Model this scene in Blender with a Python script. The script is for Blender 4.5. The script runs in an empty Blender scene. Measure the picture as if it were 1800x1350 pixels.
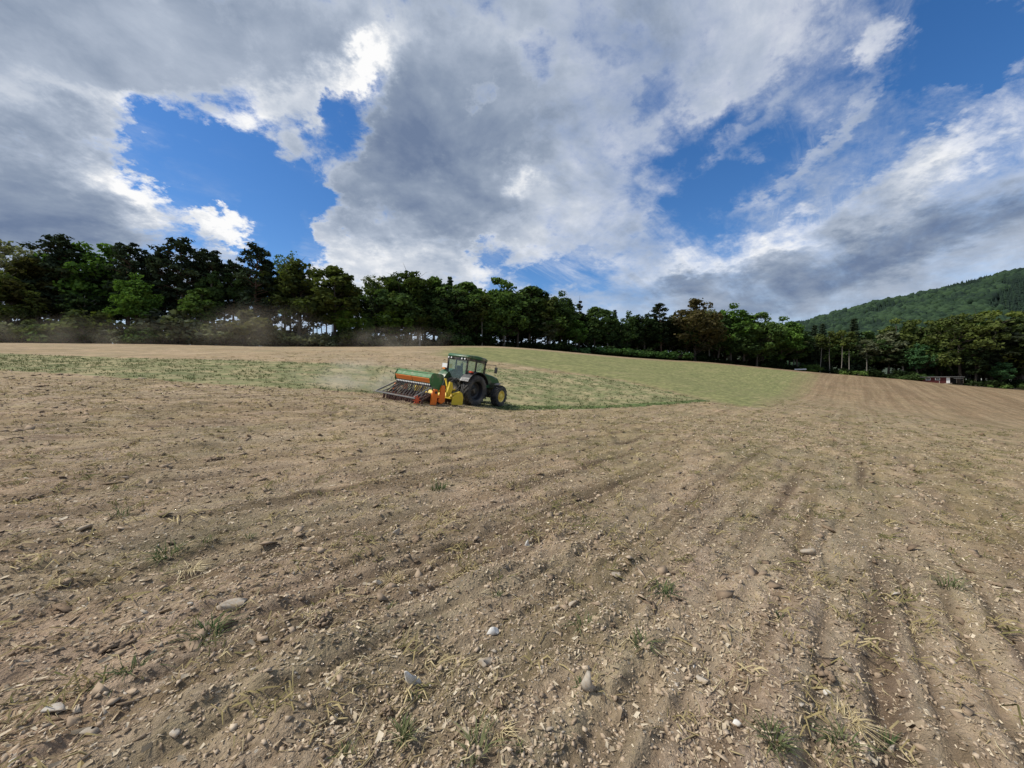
import bpy, math, random
import numpy as np
from mathutils import Vector, Matrix
R = math.radians
SC = bpy.context.scene
COL = SC.collection
F, CX, CY = 678.0, 900.0, 675.0        # focal length of the lens in photo pixels, photo centre
EYE = 1.6                              # eye height over the ground underfoot

# ------------------------------------------------------------------ camera
cam_d = bpy.data.cameras.new('camera')
cam_d.sensor_width = 36.0
cam_d.lens = F / 1800.0 * 36.0
cam_d.clip_start = 0.05
cam_d.clip_end = 12000.0
cam = bpy.data.objects.new('camera', cam_d)
cam.location = (0, 0, EYE)
cam.rotation_euler = (R(90), 0, 0)
COL.objects.link(cam)
SC.camera = cam
SC.render.resolution_x, SC.render.resolution_y = 1024, 768
SC.view_settings.view_transform = 'Standard'
SC.view_settings.look = 'None'
SC.view_settings.gamma = 1.0
SC.view_settings.use_curve_mapping = False
SC.view_settings.exposure = 0.8
SC.cycles.max_bounces = 6
SC.cycles.diffuse_bounces = 3
SC.cycles.glossy_bounces = 3
SC.cycles.transmission_bounces = 5
SC.cycles.transparent_max_bounces = 12
SC.cycles.volume_bounces = 1
SC.cycles.sample_clamp_indirect = 4.0
SC.cycles.use_denoising = True
SC.cycles.denoiser = 'OPENIMAGEDENOISE'
SC.cycles.denoising_input_passes = 'RGB_ALBEDO_NORMAL'

# ------------------------------------------------------------------ node helper
class NT:
    def __init__(s, tree):
        s.t = tree; tree.nodes.clear()
    def n(s, typ, **kw):
        nd = s.t.nodes.new(typ)
        for k, v in kw.items(): setattr(nd, k, v)
        return nd
    def put(s, sock, v):
        if v is None: return
        if isinstance(v, bpy.types.NodeSocket): s.t.links.new(v, sock)
        elif isinstance(v, (tuple, list)) and sock.type == 'RGBA' and len(v) == 3: sock.default_value = (*v, 1)
        else: sock.default_value = v
    def m(s, op, a, b=None, c=None, clamp=False):
        nd = s.n('ShaderNodeMath', operation=op, use_clamp=clamp)
        for i, v in enumerate((a, b, c)): s.put(nd.inputs[i], v)
        return nd.outputs[0]
    def v(s, op, a, b=None, scale=None):
        nd = s.n('ShaderNodeVectorMath', operation=op)
        s.put(nd.inputs[0], a); s.put(nd.inputs[1], b)
        if scale is not None: s.put(nd.inputs['Scale'], scale)
        return nd.outputs['Value'] if op in ('DOT_PRODUCT', 'LENGTH') else nd.outputs[0]
    def noise(s, vec, scale, detail=2, rough=0.5, dist=0.0, dim='3D', col=False, lac=2.0):
        nd = s.n('ShaderNodeTexNoise', noise_dimensions=dim)
        s.put(nd.inputs['Vector'], vec)
        for k, v in (('Scale', scale), ('Detail', detail), ('Roughness', rough), ('Distortion', dist), ('Lacunarity', lac)):
            s.put(nd.inputs[k], v)
        return nd.outputs['Color' if col else 'Fac']
    def ramp(s, v, a, b, c=0.0, d=1.0, smooth=True):
        nd = s.n('ShaderNodeMapRange', interpolation_type='SMOOTHSTEP' if smooth else 'LINEAR')
        for i, x in enumerate((v, a, b, c, d)): s.put(nd.inputs[i], x)
        return nd.outputs[0]
    def mix(s, f, a, b, blend='MIX', clampf=True):
        nd = s.n('ShaderNodeMix', data_type='RGBA', blend_type=blend, clamp_factor=clampf)
        s.put(nd.inputs[0], f); s.put(nd.inputs[6], a); s.put(nd.inputs[7], b)
        return nd.outputs[2]
    def sep(s, v):
        nd = s.n('ShaderNodeSeparateXYZ'); s.put(nd.inputs[0], v); return nd.outputs
    def comb(s, x, y, z):
        nd = s.n('ShaderNodeCombineXYZ')
        for i, v in enumerate((x, y, z)): s.put(nd.inputs[i], v)
        return nd.outputs[0]

# ------------------------------------------------------------------ sun and sky
SUN_EL, SUN_AZ = R(52), R(-98)        # fairly high on the left (azimuth from +Y towards +X)
sun_d = bpy.data.lights.new('sun', 'SUN')
sun_d.energy = 2.6
sun_d.angle = R(9)
sun_d.color = (1.0, 0.95, 0.87)
sun = bpy.data.objects.new('sun', sun_d)
sdir = Vector((math.cos(SUN_EL) * math.sin(SUN_AZ), math.cos(SUN_EL) * math.cos(SUN_AZ), math.sin(SUN_EL)))
sun.rotation_euler = sdir.to_track_quat('Z', 'Y').to_euler()
COL.objects.link(sun)
def pix_dir(px, py):
    return Vector(((px - CX) / F, 1.0, (CY - py) / F)).normalized()

def build_sky():
    w = bpy.data.worlds.new('World'); SC.world = w; w.use_nodes = True
    T = NT(w.node_tree)
    d0 = T.v('NORMALIZE', T.n('ShaderNodeTexCoord').outputs['Generated'])
    sx = T.sep(d0)
    # the cloud layer seen as a sheet overhead: features shrink towards the horizon
    den = T.m('ADD', T.m('MAXIMUM', sx[2], 0.0), 0.30)
    pl = T.comb(T.m('DIVIDE', sx[0], den), T.m('DIVIDE', sx[1], den), 0.0)
    warp = T.v('SUBTRACT', T.noise(pl, 1.6, 3, 0.55, col=True), (0.5, 0.5, 0.5))
    warp2 = T.v('SUBTRACT', T.noise(pl, 6.5, 5, 0.62, col=True), (0.5, 0.5, 0.5))
    low = T.ramp(sx[2], 0.02, 0.42)                # far clouds are seen flatter, so they are ragged on a finer scale
    fine = T.v('SUBTRACT', T.noise(pl, 24.0, 6, 0.66, col=True), (0.5, 0.5, 0.5))
    d = T.v('ADD', d0, T.v('SCALE', warp, scale=T.m('MULTIPLY_ADD', low, 0.10, 0.03)))
    d = T.v('ADD', d, T.v('SCALE', warp2, scale=T.m('MULTIPLY_ADD', low, 0.13, 0.05)))
    d = T.v('ADD', d, T.v('SCALE', fine, scale=T.m('MULTIPLY_ADD', low, 0.05, 0.02)))

    def blob(px, py, rx, ry, ang=0.0, soft=False):
        c = pix_dir(px, py); ca, sa = math.cos(R(ang)), math.sin(R(ang))
        def tan(dx, dy):
            t = pix_dir(px + dx, py + dy); return t - c * c.dot(t)
        # spans one radius along each axis, turned by ang (counter-clockwise in the picture)
        e1 = (tan(ca * rx * .5, -sa * rx * .5)) * 2; e2 = (tan(-sa * ry * .5, -ca * ry * .5)) * 2
        M = Matrix((e1, e2, c)).inverted()         # columns are the dual basis
        a, b = Vector((M[0][0], M[1][0], M[2][0])), Vector((M[0][1], M[1][1], M[2][1]))
        u = T.v('DOT_PRODUCT', d, tuple(a)); v = T.v('DOT_PRODUCT', d, tuple(b))
        q = T.m('MULTIPLY_ADD', u, u, T.m('MULTIPLY', v, v))
        if not soft: q = T.m('MULTIPLY', q, q)
        return T.m('POWER', 0.36788, q)

    # broad lie of the clouds: + cloud, - open sky
    cover = SKY_BASE
    for (amp, px, py, rx, ry, ang) in SKY_COVER:
        cover = T.m('MULTIPLY_ADD', blob(px, py, rx, ry, ang), amp, cover)
    tone = SKY_TONE0
    for (amp, px, py, rx, ry, ang) in SKY_TONE:
        tone = T.m('MULTIPLY_ADD', blob(px, py, rx, ry, ang, True), amp, tone)
    # wind-drawn streaks on the right, billows elsewhere
    bil = T.noise(pl, 3.2, 10, 0.64, 0.3)
    off = T.v('ADD', pl, (0.035, -0.055, 0.0))
    bil2 = T.noise(off, 3.2, 6, 0.55, 0.25)
    ROT = R(48)
    ca, sa = math.cos(ROT), math.sin(ROT)
    along = T.v('DOT_PRODUCT', pl, (sa, ca, 0)); across = T.v('DOT_PRODUCT', pl, (ca, -sa, 0))
    st = T.noise(T.comb(T.m('MULTIPLY', along, 0.55), T.m('MULTIPLY', across, 1.7), 3.7), 2.6, 9, 0.62, 0.5)
    streaky = T.ramp(T.m('DIVIDE', sx[0], T.m('ADD', T.m('MAXIMUM', sx[1], 0.0), 0.25)), -0.12, 0.30)
    nz = T.m('ADD', T.m('MULTIPLY', bil, T.m('SUBTRACT', 1.0, streaky)), T.m('MULTIPLY', st, streaky))
    tat = T.noise(pl, 11.0, 7, 0.66, 0.2)
    calm = T.m('MULTIPLY_ADD', T.ramp(sx[2], 0.05, 0.30), 0.75, 0.25)
    k = T.m('MULTIPLY_ADD', T.m('MULTIPLY', T.m('SUBTRACT', nz, 0.5), calm), 2.0, cover)
    k = T.m('MULTIPLY_ADD', T.m('MULTIPLY', T.m('SUBTRACT', tat, 0.5), calm), 1.15, k)
    wid = T.m('MULTIPLY_ADD', streaky, 0.42, 0.29)
    dens = T.ramp(k, T.m('SUBTRACT', 0.5, wid), T.m('ADD', 0.5, wid))
    veil = T.noise(T.comb(T.m('MULTIPLY', along, 0.6), T.m('MULTIPLY', across, 1.5), 9.1), 2.2, 8, 0.66, 0.7)
    dens = T.m('MAXIMUM', dens, T.m('MULTIPLY', T.ramp(veil, 0.43, 0.70), T.m('MULTIPLY', T.m('MULTIPLY_ADD', streaky, 0.56, 0.24), T.ramp(cover, -0.34, -0.04))))
    thick = T.ramp(k, 0.5, 1.05)
    emb = T.m('SUBTRACT', bil, bil2)
    big = T.noise(pl, 2.1, 4, 0.5)
    t = T.m('MULTIPLY_ADD', T.m('MULTIPLY', emb, calm), 1.2, tone)
    t = T.m('MULTIPLY_ADD', T.m('MULTIPLY', T.m('SUBTRACT', big, 0.5), calm), 0.55, t)
    t = T.m('MULTIPLY_ADD', T.m('SUBTRACT', nz, 0.5), -0.45, t)
    t = T.m('MULTIPLY_ADD', T.m('SUBTRACT', 1.0, thick), 0.26, t, clamp=True)
    cr = T.n('ShaderNodeValToRGB'); T.put(cr.inputs[0], t)
    e = cr.color_ramp.elements
    stops = SKY_RAMP
    e[0].position, e[0].color = stops[0][0], (*stops[0][1], 1)
    e[1].position, e[1].color = stops[-1][0], (*stops[-1][1], 1)
    for p, c in stops[1:-1]:
        q = e.new(p); q.color = (*c, 1)
    sky = T.n('ShaderNodeTexSky', sky_type='NISHITA', sun_disc=False)
    sky.sun_elevation, sky.sun_rotation = SUN_EL, SUN_AZ
    sky.altitude, sky.air_density, sky.dust_density, sky.ozone_density = 300, 1.0, 0.3, 2.5
    hs = T.n('ShaderNodeHueSaturation'); T.put(hs.inputs['Color'], sky.outputs[0])
    hs.inputs['Saturation'].default_value = 1.30; hs.inputs['Value'].default_value = 0.80; hs.inputs['Hue'].default_value = 0.506
    b1 = T.n('ShaderNodeBackground'); T.put(b1.inputs[0], hs.outputs[0]); b1.inputs[1].default_value = SKY_STRENGTH
    b2 = T.n('ShaderNodeBackground'); T.put(b2.inputs[0], cr.outputs[0]); b2.inputs[1].default_value = 1.0
    mx = T.n('ShaderNodeMixShader'); T.put(mx.inputs[0], dens)
    T.t.links.new(b1.outputs[0], mx.inputs[1]); T.t.links.new(b2.outputs[0], mx.inputs[2])
    gr = T.n('ShaderNodeBackground'); gr.inputs[0].default_value = (0.10, 0.11, 0.09, 1)
    m2 = T.n('ShaderNodeMixShader'); T.put(m2.inputs[0], T.ramp(sx[2], -0.06, -0.01))
    T.t.links.new(gr.outputs[0], m2.inputs[1]); T.t.links.new(mx.outputs[0], m2.inputs[2])
    T.t.links.new(m2.outputs[0], T.n('ShaderNodeOutputWorld').inputs[0])

def srgb(r, g, b, k=1.0):
    f = lambda c: ((c / 255 + .055) / 1.055) ** 2.4 if c > 10 else c / 255 / 12.92
    return tuple(f(c) * k for c in (r, g, b))
XP = 1.0 / 2 ** 0.8
SKY_STRENGTH = 0.098
SKY_BASE, SKY_TONE0 = 0.60, 0.38
SKY_RAMP = [(0.0, srgb(110, 127, 156, XP)), (0.25, srgb(142, 156, 177, XP)), (0.5, srgb(176, 187, 204, XP)),
            (0.72, srgb(205, 212, 223, XP)), (1.0, srgb(253, 253, 253, XP))]
SKY_COVER = [  # amount, photo position, radii, turn
    (0.50, 220, 60, 400, 120, 6), (0.40, 40, 330, 210, 190, -30),
    (-0.80, 420, 318, 195, 82, -18), (-0.95, 505, 420, 75, 110, 0), (-0.50, 585, 215, 62, 90, -10), (-0.30, 290, 240, 90, 34, 0), (-0.22, 640, 150, 40, 60, 0),
    (0.50, 235, 335, 85, 46, -25), (0.55, 405, 402, 52, 26, -5), (0.40, 630, 85, 60, 40, 30), (0.30, 510, 130, 120, 40, 25),
    (0.45, 800, 300, 215, 210, 20), (0.25, 900, 60, 260, 110, 10),
    (-0.52, 1340, 215, 290, 85, 42), (-1.05, 1725, 70, 190, 160, 35), (-0.50, 1240, 340, 200, 105, 35), (-0.35, 1500, 270, 200, 60, 35),
    (0.34, 1175, 335, 120, 24, 38), (0.32, 1285, 262, 130, 20, 42), (0.30, 1400, 305, 160, 18, 36), (0.26, 1480, 235, 120, 16, 38),
    (0.22, 1350, 40, 170, 80, 40), (0.55, 1530, 70, 70, 40, 55), (0.25, 1590, 130, 60, 25, 30), (0.25, 1640, 180, 60, 25, 20),
    (0.48, 1660, 270, 260, 48, 34), (0.5, 1500, 460, 460, 85, 15), (0.3, 640, 450, 110, 70, 0),
    (-0.55, 985, 480, 90, 40, 0), (-0.45, 860, 440, 45, 22, 20), (-0.45, 945, 95, 50, 45, 30), (-0.40, 1160, 160, 70, 40, 45), (-0.35, 840, 165, 25, 30, 0), (-0.3, 1060, 60, 40, 90, 60), (-0.3, 1180, 235, 50, 30, 40),
]
SKY_TONE = [
    (-0.30, 60, 340, 300, 110, -25), (0.05, 300, 110, 330, 110, 5), (0.80, 240, 335, 75, 42, -25), (0.7, 405, 402, 55, 28, -5),
    (0.55, 630, 85, 60, 40, 30), (0.40, 480, 160, 200, 35, 20), (0.3, 160, 180, 160, 25, -12), (-0.30, 720, 270, 140, 150, 30), (-0.10, 900, 230, 120, 120, 30), (0.34, 640, 460, 130, 45, 0),
    (0.45, 930, 310, 24, 36, 20), (0.22, 1100, 330, 260, 110, 40), (0.25, 1350, 60, 260, 110, 40), (0.4, 1520, 80, 70, 60, 50),
    (0.55, 1370, 415, 90, 24, 28), (0.45, 1230, 465, 110, 20, 14), (0.5, 1660, 280, 230, 34, 33),
    (-0.34, 1560, 440, 330, 40, 20), (-0.25, 1150, 510, 130, 24, 8), (0.14, 1640, 470, 260, 26, 16), (0.2, 900, 470, 200, 50, 0), (0.35, 640, 110, 40, 40, 0),
]
build_sky()
# ------------------------------------------------------------------ mesh helpers
def mesh_np(name, V, F4=None, F3=None, smooth=False, attrs=None, cols=None):
    me = bpy.data.meshes.new(name)
    V = np.asarray(V, np.float32).reshape(-1, 3)
    me.vertices.add(len(V)); me.vertices.foreach_set('co', V.ravel())
    parts, starts, n0, nf = [], [], 0, 0
    for Fa, k in ((F4, 4), (F3, 3)):
        if Fa is not None and len(Fa):
            Fa = np.asarray(Fa, np.int32).reshape(-1, k)
            parts.append(Fa.ravel()); starts.append(n0 + np.arange(len(Fa), dtype=np.int32) * k)
            n0 += Fa.size; nf += len(Fa)
    me.loops.add(n0); me.loops.foreach_set('vertex_index', np.concatenate(parts))
    me.polygons.add(nf); me.polygons.foreach_set('loop_start', np.concatenate(starts))
    me.update(calc_edges=True)
    if smooth: me.polygons.foreach_set('use_smooth', np.ones(nf, bool))
    for k, (dom, arr) in (attrs or {}).items():
        a = me.attributes.new(k, 'FLOAT', dom); a.data.foreach_set('value', np.asarray(arr, np.float32).ravel())
    for k, arr in (cols or {}).items():
        a = me.color_attributes.new(k, 'FLOAT_COLOR', 'POINT'); a.data.foreach_set('color', np.asarray(arr, np.float32).ravel())
    return me

def link(name, me, mat=None, parent=None, **props):
    o = bpy.data.objects.new(name, me); COL.objects.link(o)
    if mat is not None and me is not None and not me.materials: me.materials.append(mat)
    if parent is not None: o.parent = parent
    for k, v in props.items(): o[k] = v
    return o

def empty(name, loc=(0, 0, 0), **props):
    o = bpy.data.objects.new(name, None); COL.objects.link(o); o.location = loc
    o.empty_display_size = 0.3
    for k, v in props.items(): o[k] = v
    return o

def simple_mat(name, col, rough=0.6, metal=0.0, var=0.12, scale=6.0, dirt=0.0, dirtcol=(0.30, 0.24, 0.17), bump=0.0):
    m = bpy.data.materials.new(name); m.use_nodes = True; T = NT(m.node_tree)
    co = T.n('ShaderNodeTexCoord').outputs['Object']
    nz = T.noise(co, scale, 5, 0.6)
    c = T.mix(1.0, (*col, 1), T.mix(nz, (1 - var,) * 3, (1 + var,) * 3), 'MULTIPLY')
    if dirt > 0:
        dz = T.noise(co, 2.3, 6, 0.65)
        c = T.mix(T.ramp(dz, 0.62 - dirt * 0.5, 0.95 - dirt * 0.5), c, dirtcol)
    p = T.n('ShaderNodeBsdfPrincipled')
    T.put(p.inputs['Base Color'], c); p.inputs['Metallic'].default_value = metal
    T.put(p.inputs['Roughness'], T.ramp(nz, 0.2, 0.8, max(rough - .1, .05), min(rough + .12, 1)))
    if bump:
        b = T.n('ShaderNodeBump'); b.inputs['Strength'].default_value = bump; b.inputs['Distance'].default_value = 0.02
        T.put(b.inputs['Height'], T.noise(co, scale * 6, 5, 0.6)); T.put(p.inputs['Normal'], b.outputs[0])
    T.t.links.new(p.outputs[0], T.n('ShaderNodeOutputMaterial').inputs[0])
    return m

# ------------------------------------------------------------------ noise in numpy
def _hash(ix, iy, seed):
    h = (ix.astype(np.int64) * 374761393 + iy.astype(np.int64) * 668265263 + seed * 1442695041) & 0xFFFFFFFF
    h = ((h ^ (h >> 13)) * 1274126177) & 0xFFFFFFFF
    return ((h ^ (h >> 16)) & 0xFFFF) / 65535.0
def vnoise(x, y, seed=0):
    """smooth gradient noise, about -0.7 .. 0.7"""
    xi, yi = np.floor(x), np.floor(y); fx, fy = x - xi, y - yi
    xi, yi = xi.astype(np.int64), yi.astype(np.int64)
    u, v = fx * fx * fx * (fx * (fx * 6 - 15) + 10), fy * fy * fy * (fy * (fy * 6 - 15) + 10)
    def g(i, j, dx, dy):
        a = _hash(xi + i, yi + j, seed) * 6.2831853
        return np.cos(a) * dx + np.sin(a) * dy
    a, b = g(0, 0, fx, fy), g(1, 0, fx - 1, fy); c, d = g(0, 1, fx, fy - 1), g(1, 1, fx - 1, fy - 1)
    return (a + (b - a) * u) * (1 - v) + (c + (d - c) * u) * v
def sstep(a, b, x):
    t = np.clip((x - a) / (b - a), 0, 1); return t * t * (3 - 2 * t)

# ------------------------------------------------------------------ lie of the land: a thin plate through surveyed points
def wp(px, py, Y): return ((px - CX) / F * Y, Y, EYE + (CY - py) / F * Y)
LAND = [(0, 0, 0), (-3, 1.5, .17), (3, 1.5, -.17), (-9, 7, .62), (9.6, 6.6, -.55), (0, 8, .06), (-4, 13, .38), (5, 15, -.1), (14, 16, -.75),
        (0, -12, -.5), (-14, -10, .4), (14, -10, -1.3), (-40, -40, 0), (40, -40, -4), (-60, 10, 2.5), (60, 0, -5),
        wp(0, 655, 22), wp(300, 672, 21), wp(660, 698, 20.5), wp(730, 712, 18.9), wp(829, 713.5, 23.4), wp(876, 716, 25.6),
        wp(1060, 718, 27), wp(1230, 706, 33), wp(1350, 720, 30), wp(1600, 735, 34), wp(1800, 755, 36),
        wp(0, 620, 42), wp(300, 631, 40), wp(650, 640, 38), wp(900, 638, 52), wp(1100, 660, 50), wp(1250, 680, 54), wp(1400, 690, 64), wp(1600, 700, 66), wp(1800, 712, 70),
        wp(0, 603.5, 60), wp(300, 605, 65), wp(600, 610, 75), wp(850, 609, 95), wp(1000, 620, 106), wp(1230, 636, 122), wp(1430, 655, 130), wp(1600, 668, 121), wp(1655, 674, 115), wp(1800, 686, 108),
        (-100, 100, 7.0), (-40, 115, 8.0), (0, 140, 9.5), (40, 160, 8.0), (110, 165, 5.0), (160, 150, 1.5), (170, 105, -1.0), (-130, 60, 6.0), (150, 50, -4)]
_P = np.array(LAND, float)
def _U(d2): return np.where(d2 > 1e-9, 0.5 * d2 * np.log(np.maximum(d2, 1e-9)), 0.0)
_n = len(_P)
_d2 = (_P[:, None, 0] - _P[None, :, 0]) ** 2 + (_P[:, None, 1] - _P[None, :, 1]) ** 2
_A = np.zeros((_n + 3, _n + 3)); _A[:_n, :_n] = _U(_d2) + np.eye(_n) * 6.0
_A[:_n, _n] = 1; _A[:_n, _n + 1:] = _P[:, :2]; _A[_n:, :_n] = _A[:_n, _n:].T
_W = np.linalg.solve(_A, np.concatenate([_P[:, 2], np.zeros(3)]))
def land(x, y):
    x, y = np.asarray(x, float), np.asarray(y, float); sh = x.shape; x, y = x.ravel(), y.ravel()
    out = np.empty(len(x))
    for i in range(0, len(x), 100000):
        a, b = x[i:i + 100000], y[i:i + 100000]
        r = np.hypot(a, b - 40); k = np.minimum(1, 150 / np.maximum(r, 1e-6)); ac, bc = a * k, (b - 40) * k + 40
        z = _W[_n] + _W[_n + 1] * ac + _W[_n + 2] * bc
        for j in range(_n): z += _W[j] * _U((ac - _P[j, 0]) ** 2 + (bc - _P[j, 1]) ** 2)
        w = sstep(150, 420, r); out[i:i + 100000] = z * (1 - w) + (-4.0) * w
    return out.reshape(sh)
def zat(x, y): return float(land(np.array([x]), np.array([y]))[0])
_YS = np.concatenate([np.arange(1.0, 12, .02), np.arange(12, 140, .05)])
def on_ground(px, py):
    """where the ground lies along one sight line of the survey"""
    x = (px - CX) / F * _YS; z = EYE + (CY - py) / F * _YS
    g = land(x, _YS); hit = np.nonzero(g >= z)[0]
    i = hit[0] if len(hit) else len(_YS) - 1
    return x[i], _YS[i], g[i]

# ------------------------------------------------------------------ what grows where (outlines on the ground)
def outline(pts): return np.array([on_ground(*p)[:2] for p in pts])
def inside(poly, x, y):
    r = np.zeros(x.shape, bool); n = len(poly)
    for i in range(n):
        (x1, y1), (x2, y2) = poly[i], poly[i - 1]
        if y1 == y2: continue
        r ^= ((y1 > y) != (y2 > y)) & (x < (x2 - x1) * (y - y1) / (y2 - y1) + x1)
    return r
GRASS_A = outline([(-300, 615), (0, 621), (300, 631), (520, 637), (640, 641), (720, 648), (800, 650), (800, 704), (750, 703), (660, 692), (480, 682), (300, 670), (0, 651), (-300, 640)])
GRASS_B = outline([(790, 652), (870, 647), (950, 653), (1030, 661), (1100, 671), (1180, 690), (1240, 705), (1150, 712), (1060, 717), (960, 718), (880, 718), (790, 708)])
TRACK = outline([(880, 712), (960, 713.5), (1060, 713), (1150, 708), (1232, 702), (1250, 706), (1150, 713), (1060, 718.5), (960, 720), (870, 720)])
PALE = outline([(800, 611), (850, 610.5), (1000, 621), (1230, 637), (1425, 656), (1405, 680), (1380, 700), (1330, 717), (1290, 712), (1240, 703), (1190, 690), (1110, 671), (1030, 658), (960, 648), (870, 635), (770, 625)])

def build_ground():
    # rings round the viewer, fine near by and ever wider towards the horizon
    az = np.concatenate([np.linspace(-180, -72, 40, endpoint=False), np.linspace(-72, 72, 680, endpoint=False), np.linspace(72, 180, 40, endpoint=False)])
    r = np.concatenate([[0.25, 0.5, 0.75], np.geomspace(1.0, 150, 600), np.geomspace(153, 6000, 60)])
    A, Rr = np.meshgrid(np.radians(az), r)
    x, y = Rr * np.sin(A), Rr * np.cos(A)
    z = land(x, y)
    front = sstep(74, 66, np.abs(np.degrees(A)))
    step = np.maximum(Rr * 0.0084, 0.006)
    # zones
    jx = vnoise(x * .9, y * .9, 5) * 1.1 + vnoise(x * 3.1, y * 3.1, 6) * .35
    jy = vnoise(x * .9 + 40, y * .9, 7) * 1.1 + vnoise(x * 3.1, y * 3.1 + 9, 8) * .35
    g = (inside(GRASS_A, x + jx, y + jy) | inside(GRASS_B, x + jx, y + jy)).astype(float)
    tr = inside(TRACK, x + jx * .4, y + jy * .4).astype(float)
    pale = np.zeros_like(x)
    for q, (ox, oy) in enumerate(((0, 0), (2.2, -1.5), (-2.2, 1.5), (4.2, 1.0), (-4.2, -1.0), (1.0, 3.0))):
        pale += inside(PALE, x + jx * .8 + ox * np.clip(Rr / 130, .1, .8), y + jy * .8 + oy * np.clip(Rr / 130, .1, .8)) / 6.0
    pale *= 1 - g
    # wood floor: beyond the field's edge
    ex = np.array([p[0] for p in EDGE]); ey = np.array([p[1] for p in EDGE])
    ang = np.arctan2(ex, ey); ra = np.hypot(ex, ey)
    redge = np.interp(A, ang, ra)
    wood = sstep(0.0, 3.0, Rr - redge - 1.0 + vnoise(x * .4, y * .4, 3) * 2)
    field = (1 - wood)
    # relief of the tilth
    th = R(41); s = x * math.cos(th) - y * math.sin(th); t = x * math.sin(th) + y * math.cos(th)
    sw = s + vnoise(x * .35, y * .35, 11) * .25 + vnoise(x * 1.3, y * 1.3, 12) * .07
    def keep(lam): return np.clip((lam / step - 2.5) / 2.0, 0, 1)
    h = np.zeros_like(x)
    for lam, amp, sd in ((1.6, .04, 21), (.62, .046, 22), (.30, .046, 23), (.15, .042, 24), (.075, .030, 25), (.04, .018, 26)):
        n1 = vnoise(sw / lam, t / (lam * 1.7), sd)
        h += amp * keep(lam) * (n1 + .6 * np.abs(n1)) * (1.0 if lam > .2 else (.45 + .9 * sstep(-.25, .35, vnoise(x * .9, y * .9, sd + 30))))
    line = vnoise(sw / .34, t * .12, 31); h -= .034 * keep(.34) * np.exp(-(line / .09) ** 2) * (.35 + .65 * sstep(-.1, .3, vnoise(sw * .9, t * .25, 32)))
    rowmod = .25 + .9 * sstep(-.18, .30, vnoise(sw * .8, t * .22, 36))
    d1 = np.abs((s + vnoise(x * .5, y * .5, 13) * .05 + vnoise(x * 2.2, y * 2.2, 14) * .02) / .25 % 1 - .5) * .25
    h -= .030 * keep(.17) * rowmod * np.exp(-(d1 / .036) ** 2)
    d2 = np.abs((s + vnoise(x * .3, y * .3, 15) * .12 + .3) / 1.0 % 1 - .5) * 1.0
    h -= .052 * keep(.5) * rowmod * np.exp(-(d2 / .085) ** 2)
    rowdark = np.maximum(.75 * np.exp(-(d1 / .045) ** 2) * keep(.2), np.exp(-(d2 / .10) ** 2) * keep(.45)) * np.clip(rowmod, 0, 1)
    h -= .010 * keep(.42) * np.cos(2 * math.pi * (s + vnoise(x * .5, y * .5, 13) * .05) / .5) * (.4 + .8 * sstep(-.2, .3, vnoise(sw * .5, t * .15, 35)))
    wheel = vnoise(sw / 1.5, t * .03, 33); h -= .018 * keep(.9) * np.exp(-(wheel / .10) ** 2)
    till = 1 - np.maximum(np.maximum(g, pale * .75), tr)
    clod = np.where(Rr > 9, vnoise(s / .9, t / 1.2, 41), 0); clod2 = np.where(Rr > 6, vnoise(s / .5, t / .75, 42), 0)
    h += (.10 * sstep(9, 16, Rr) * keep(.9) * np.maximum(clod - .1, 0) * 2 + .08 * sstep(6, 11, Rr) * keep(.55) * np.maximum(clod2 - .05, 0) * 2) * till
    tuft = vnoise(x / .8, y / .8, 43) + .6 * vnoise(x / .45, y / .45, 44)
    h = h * (.30 + .70 * till) + g * keep(.6) * (.05 + .08 * tuft)
    z = z + h * field * front
    n_r, n_a = x.shape
    idx = np.arange(n_r * n_a).reshape(n_r, n_a)
    i2 = np.roll(idx, -1, 1)
    q = np.stack([idx[:-1], idx[1:], i2[1:], i2[:-1]], -1).reshape(-1, 4)[:, ::-1]
    c0 = len(x.ravel())
    V = np.concatenate([np.stack([x, y, z], -1).reshape(-1, 3), [[0, 0, zat(0, 0)]]])
    tri = np.stack([np.full(n_a, c0), i2[0], idx[0]], -1)[:, ::-1]
    col = np.stack([np.maximum(g, tr), pale, wood, tr], -1).reshape(-1, 4)
    col = np.concatenate([col, [[0, 0, 0, 0]]])
    me = mesh_np('ground', V, q, tri, smooth=True, cols={'zone': col}, attrs={'furrow': ('POINT', np.append((rowdark * till * field * front).ravel(), 0))})
    return link('ground', me, soil_mat(), kind='structure')

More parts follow.
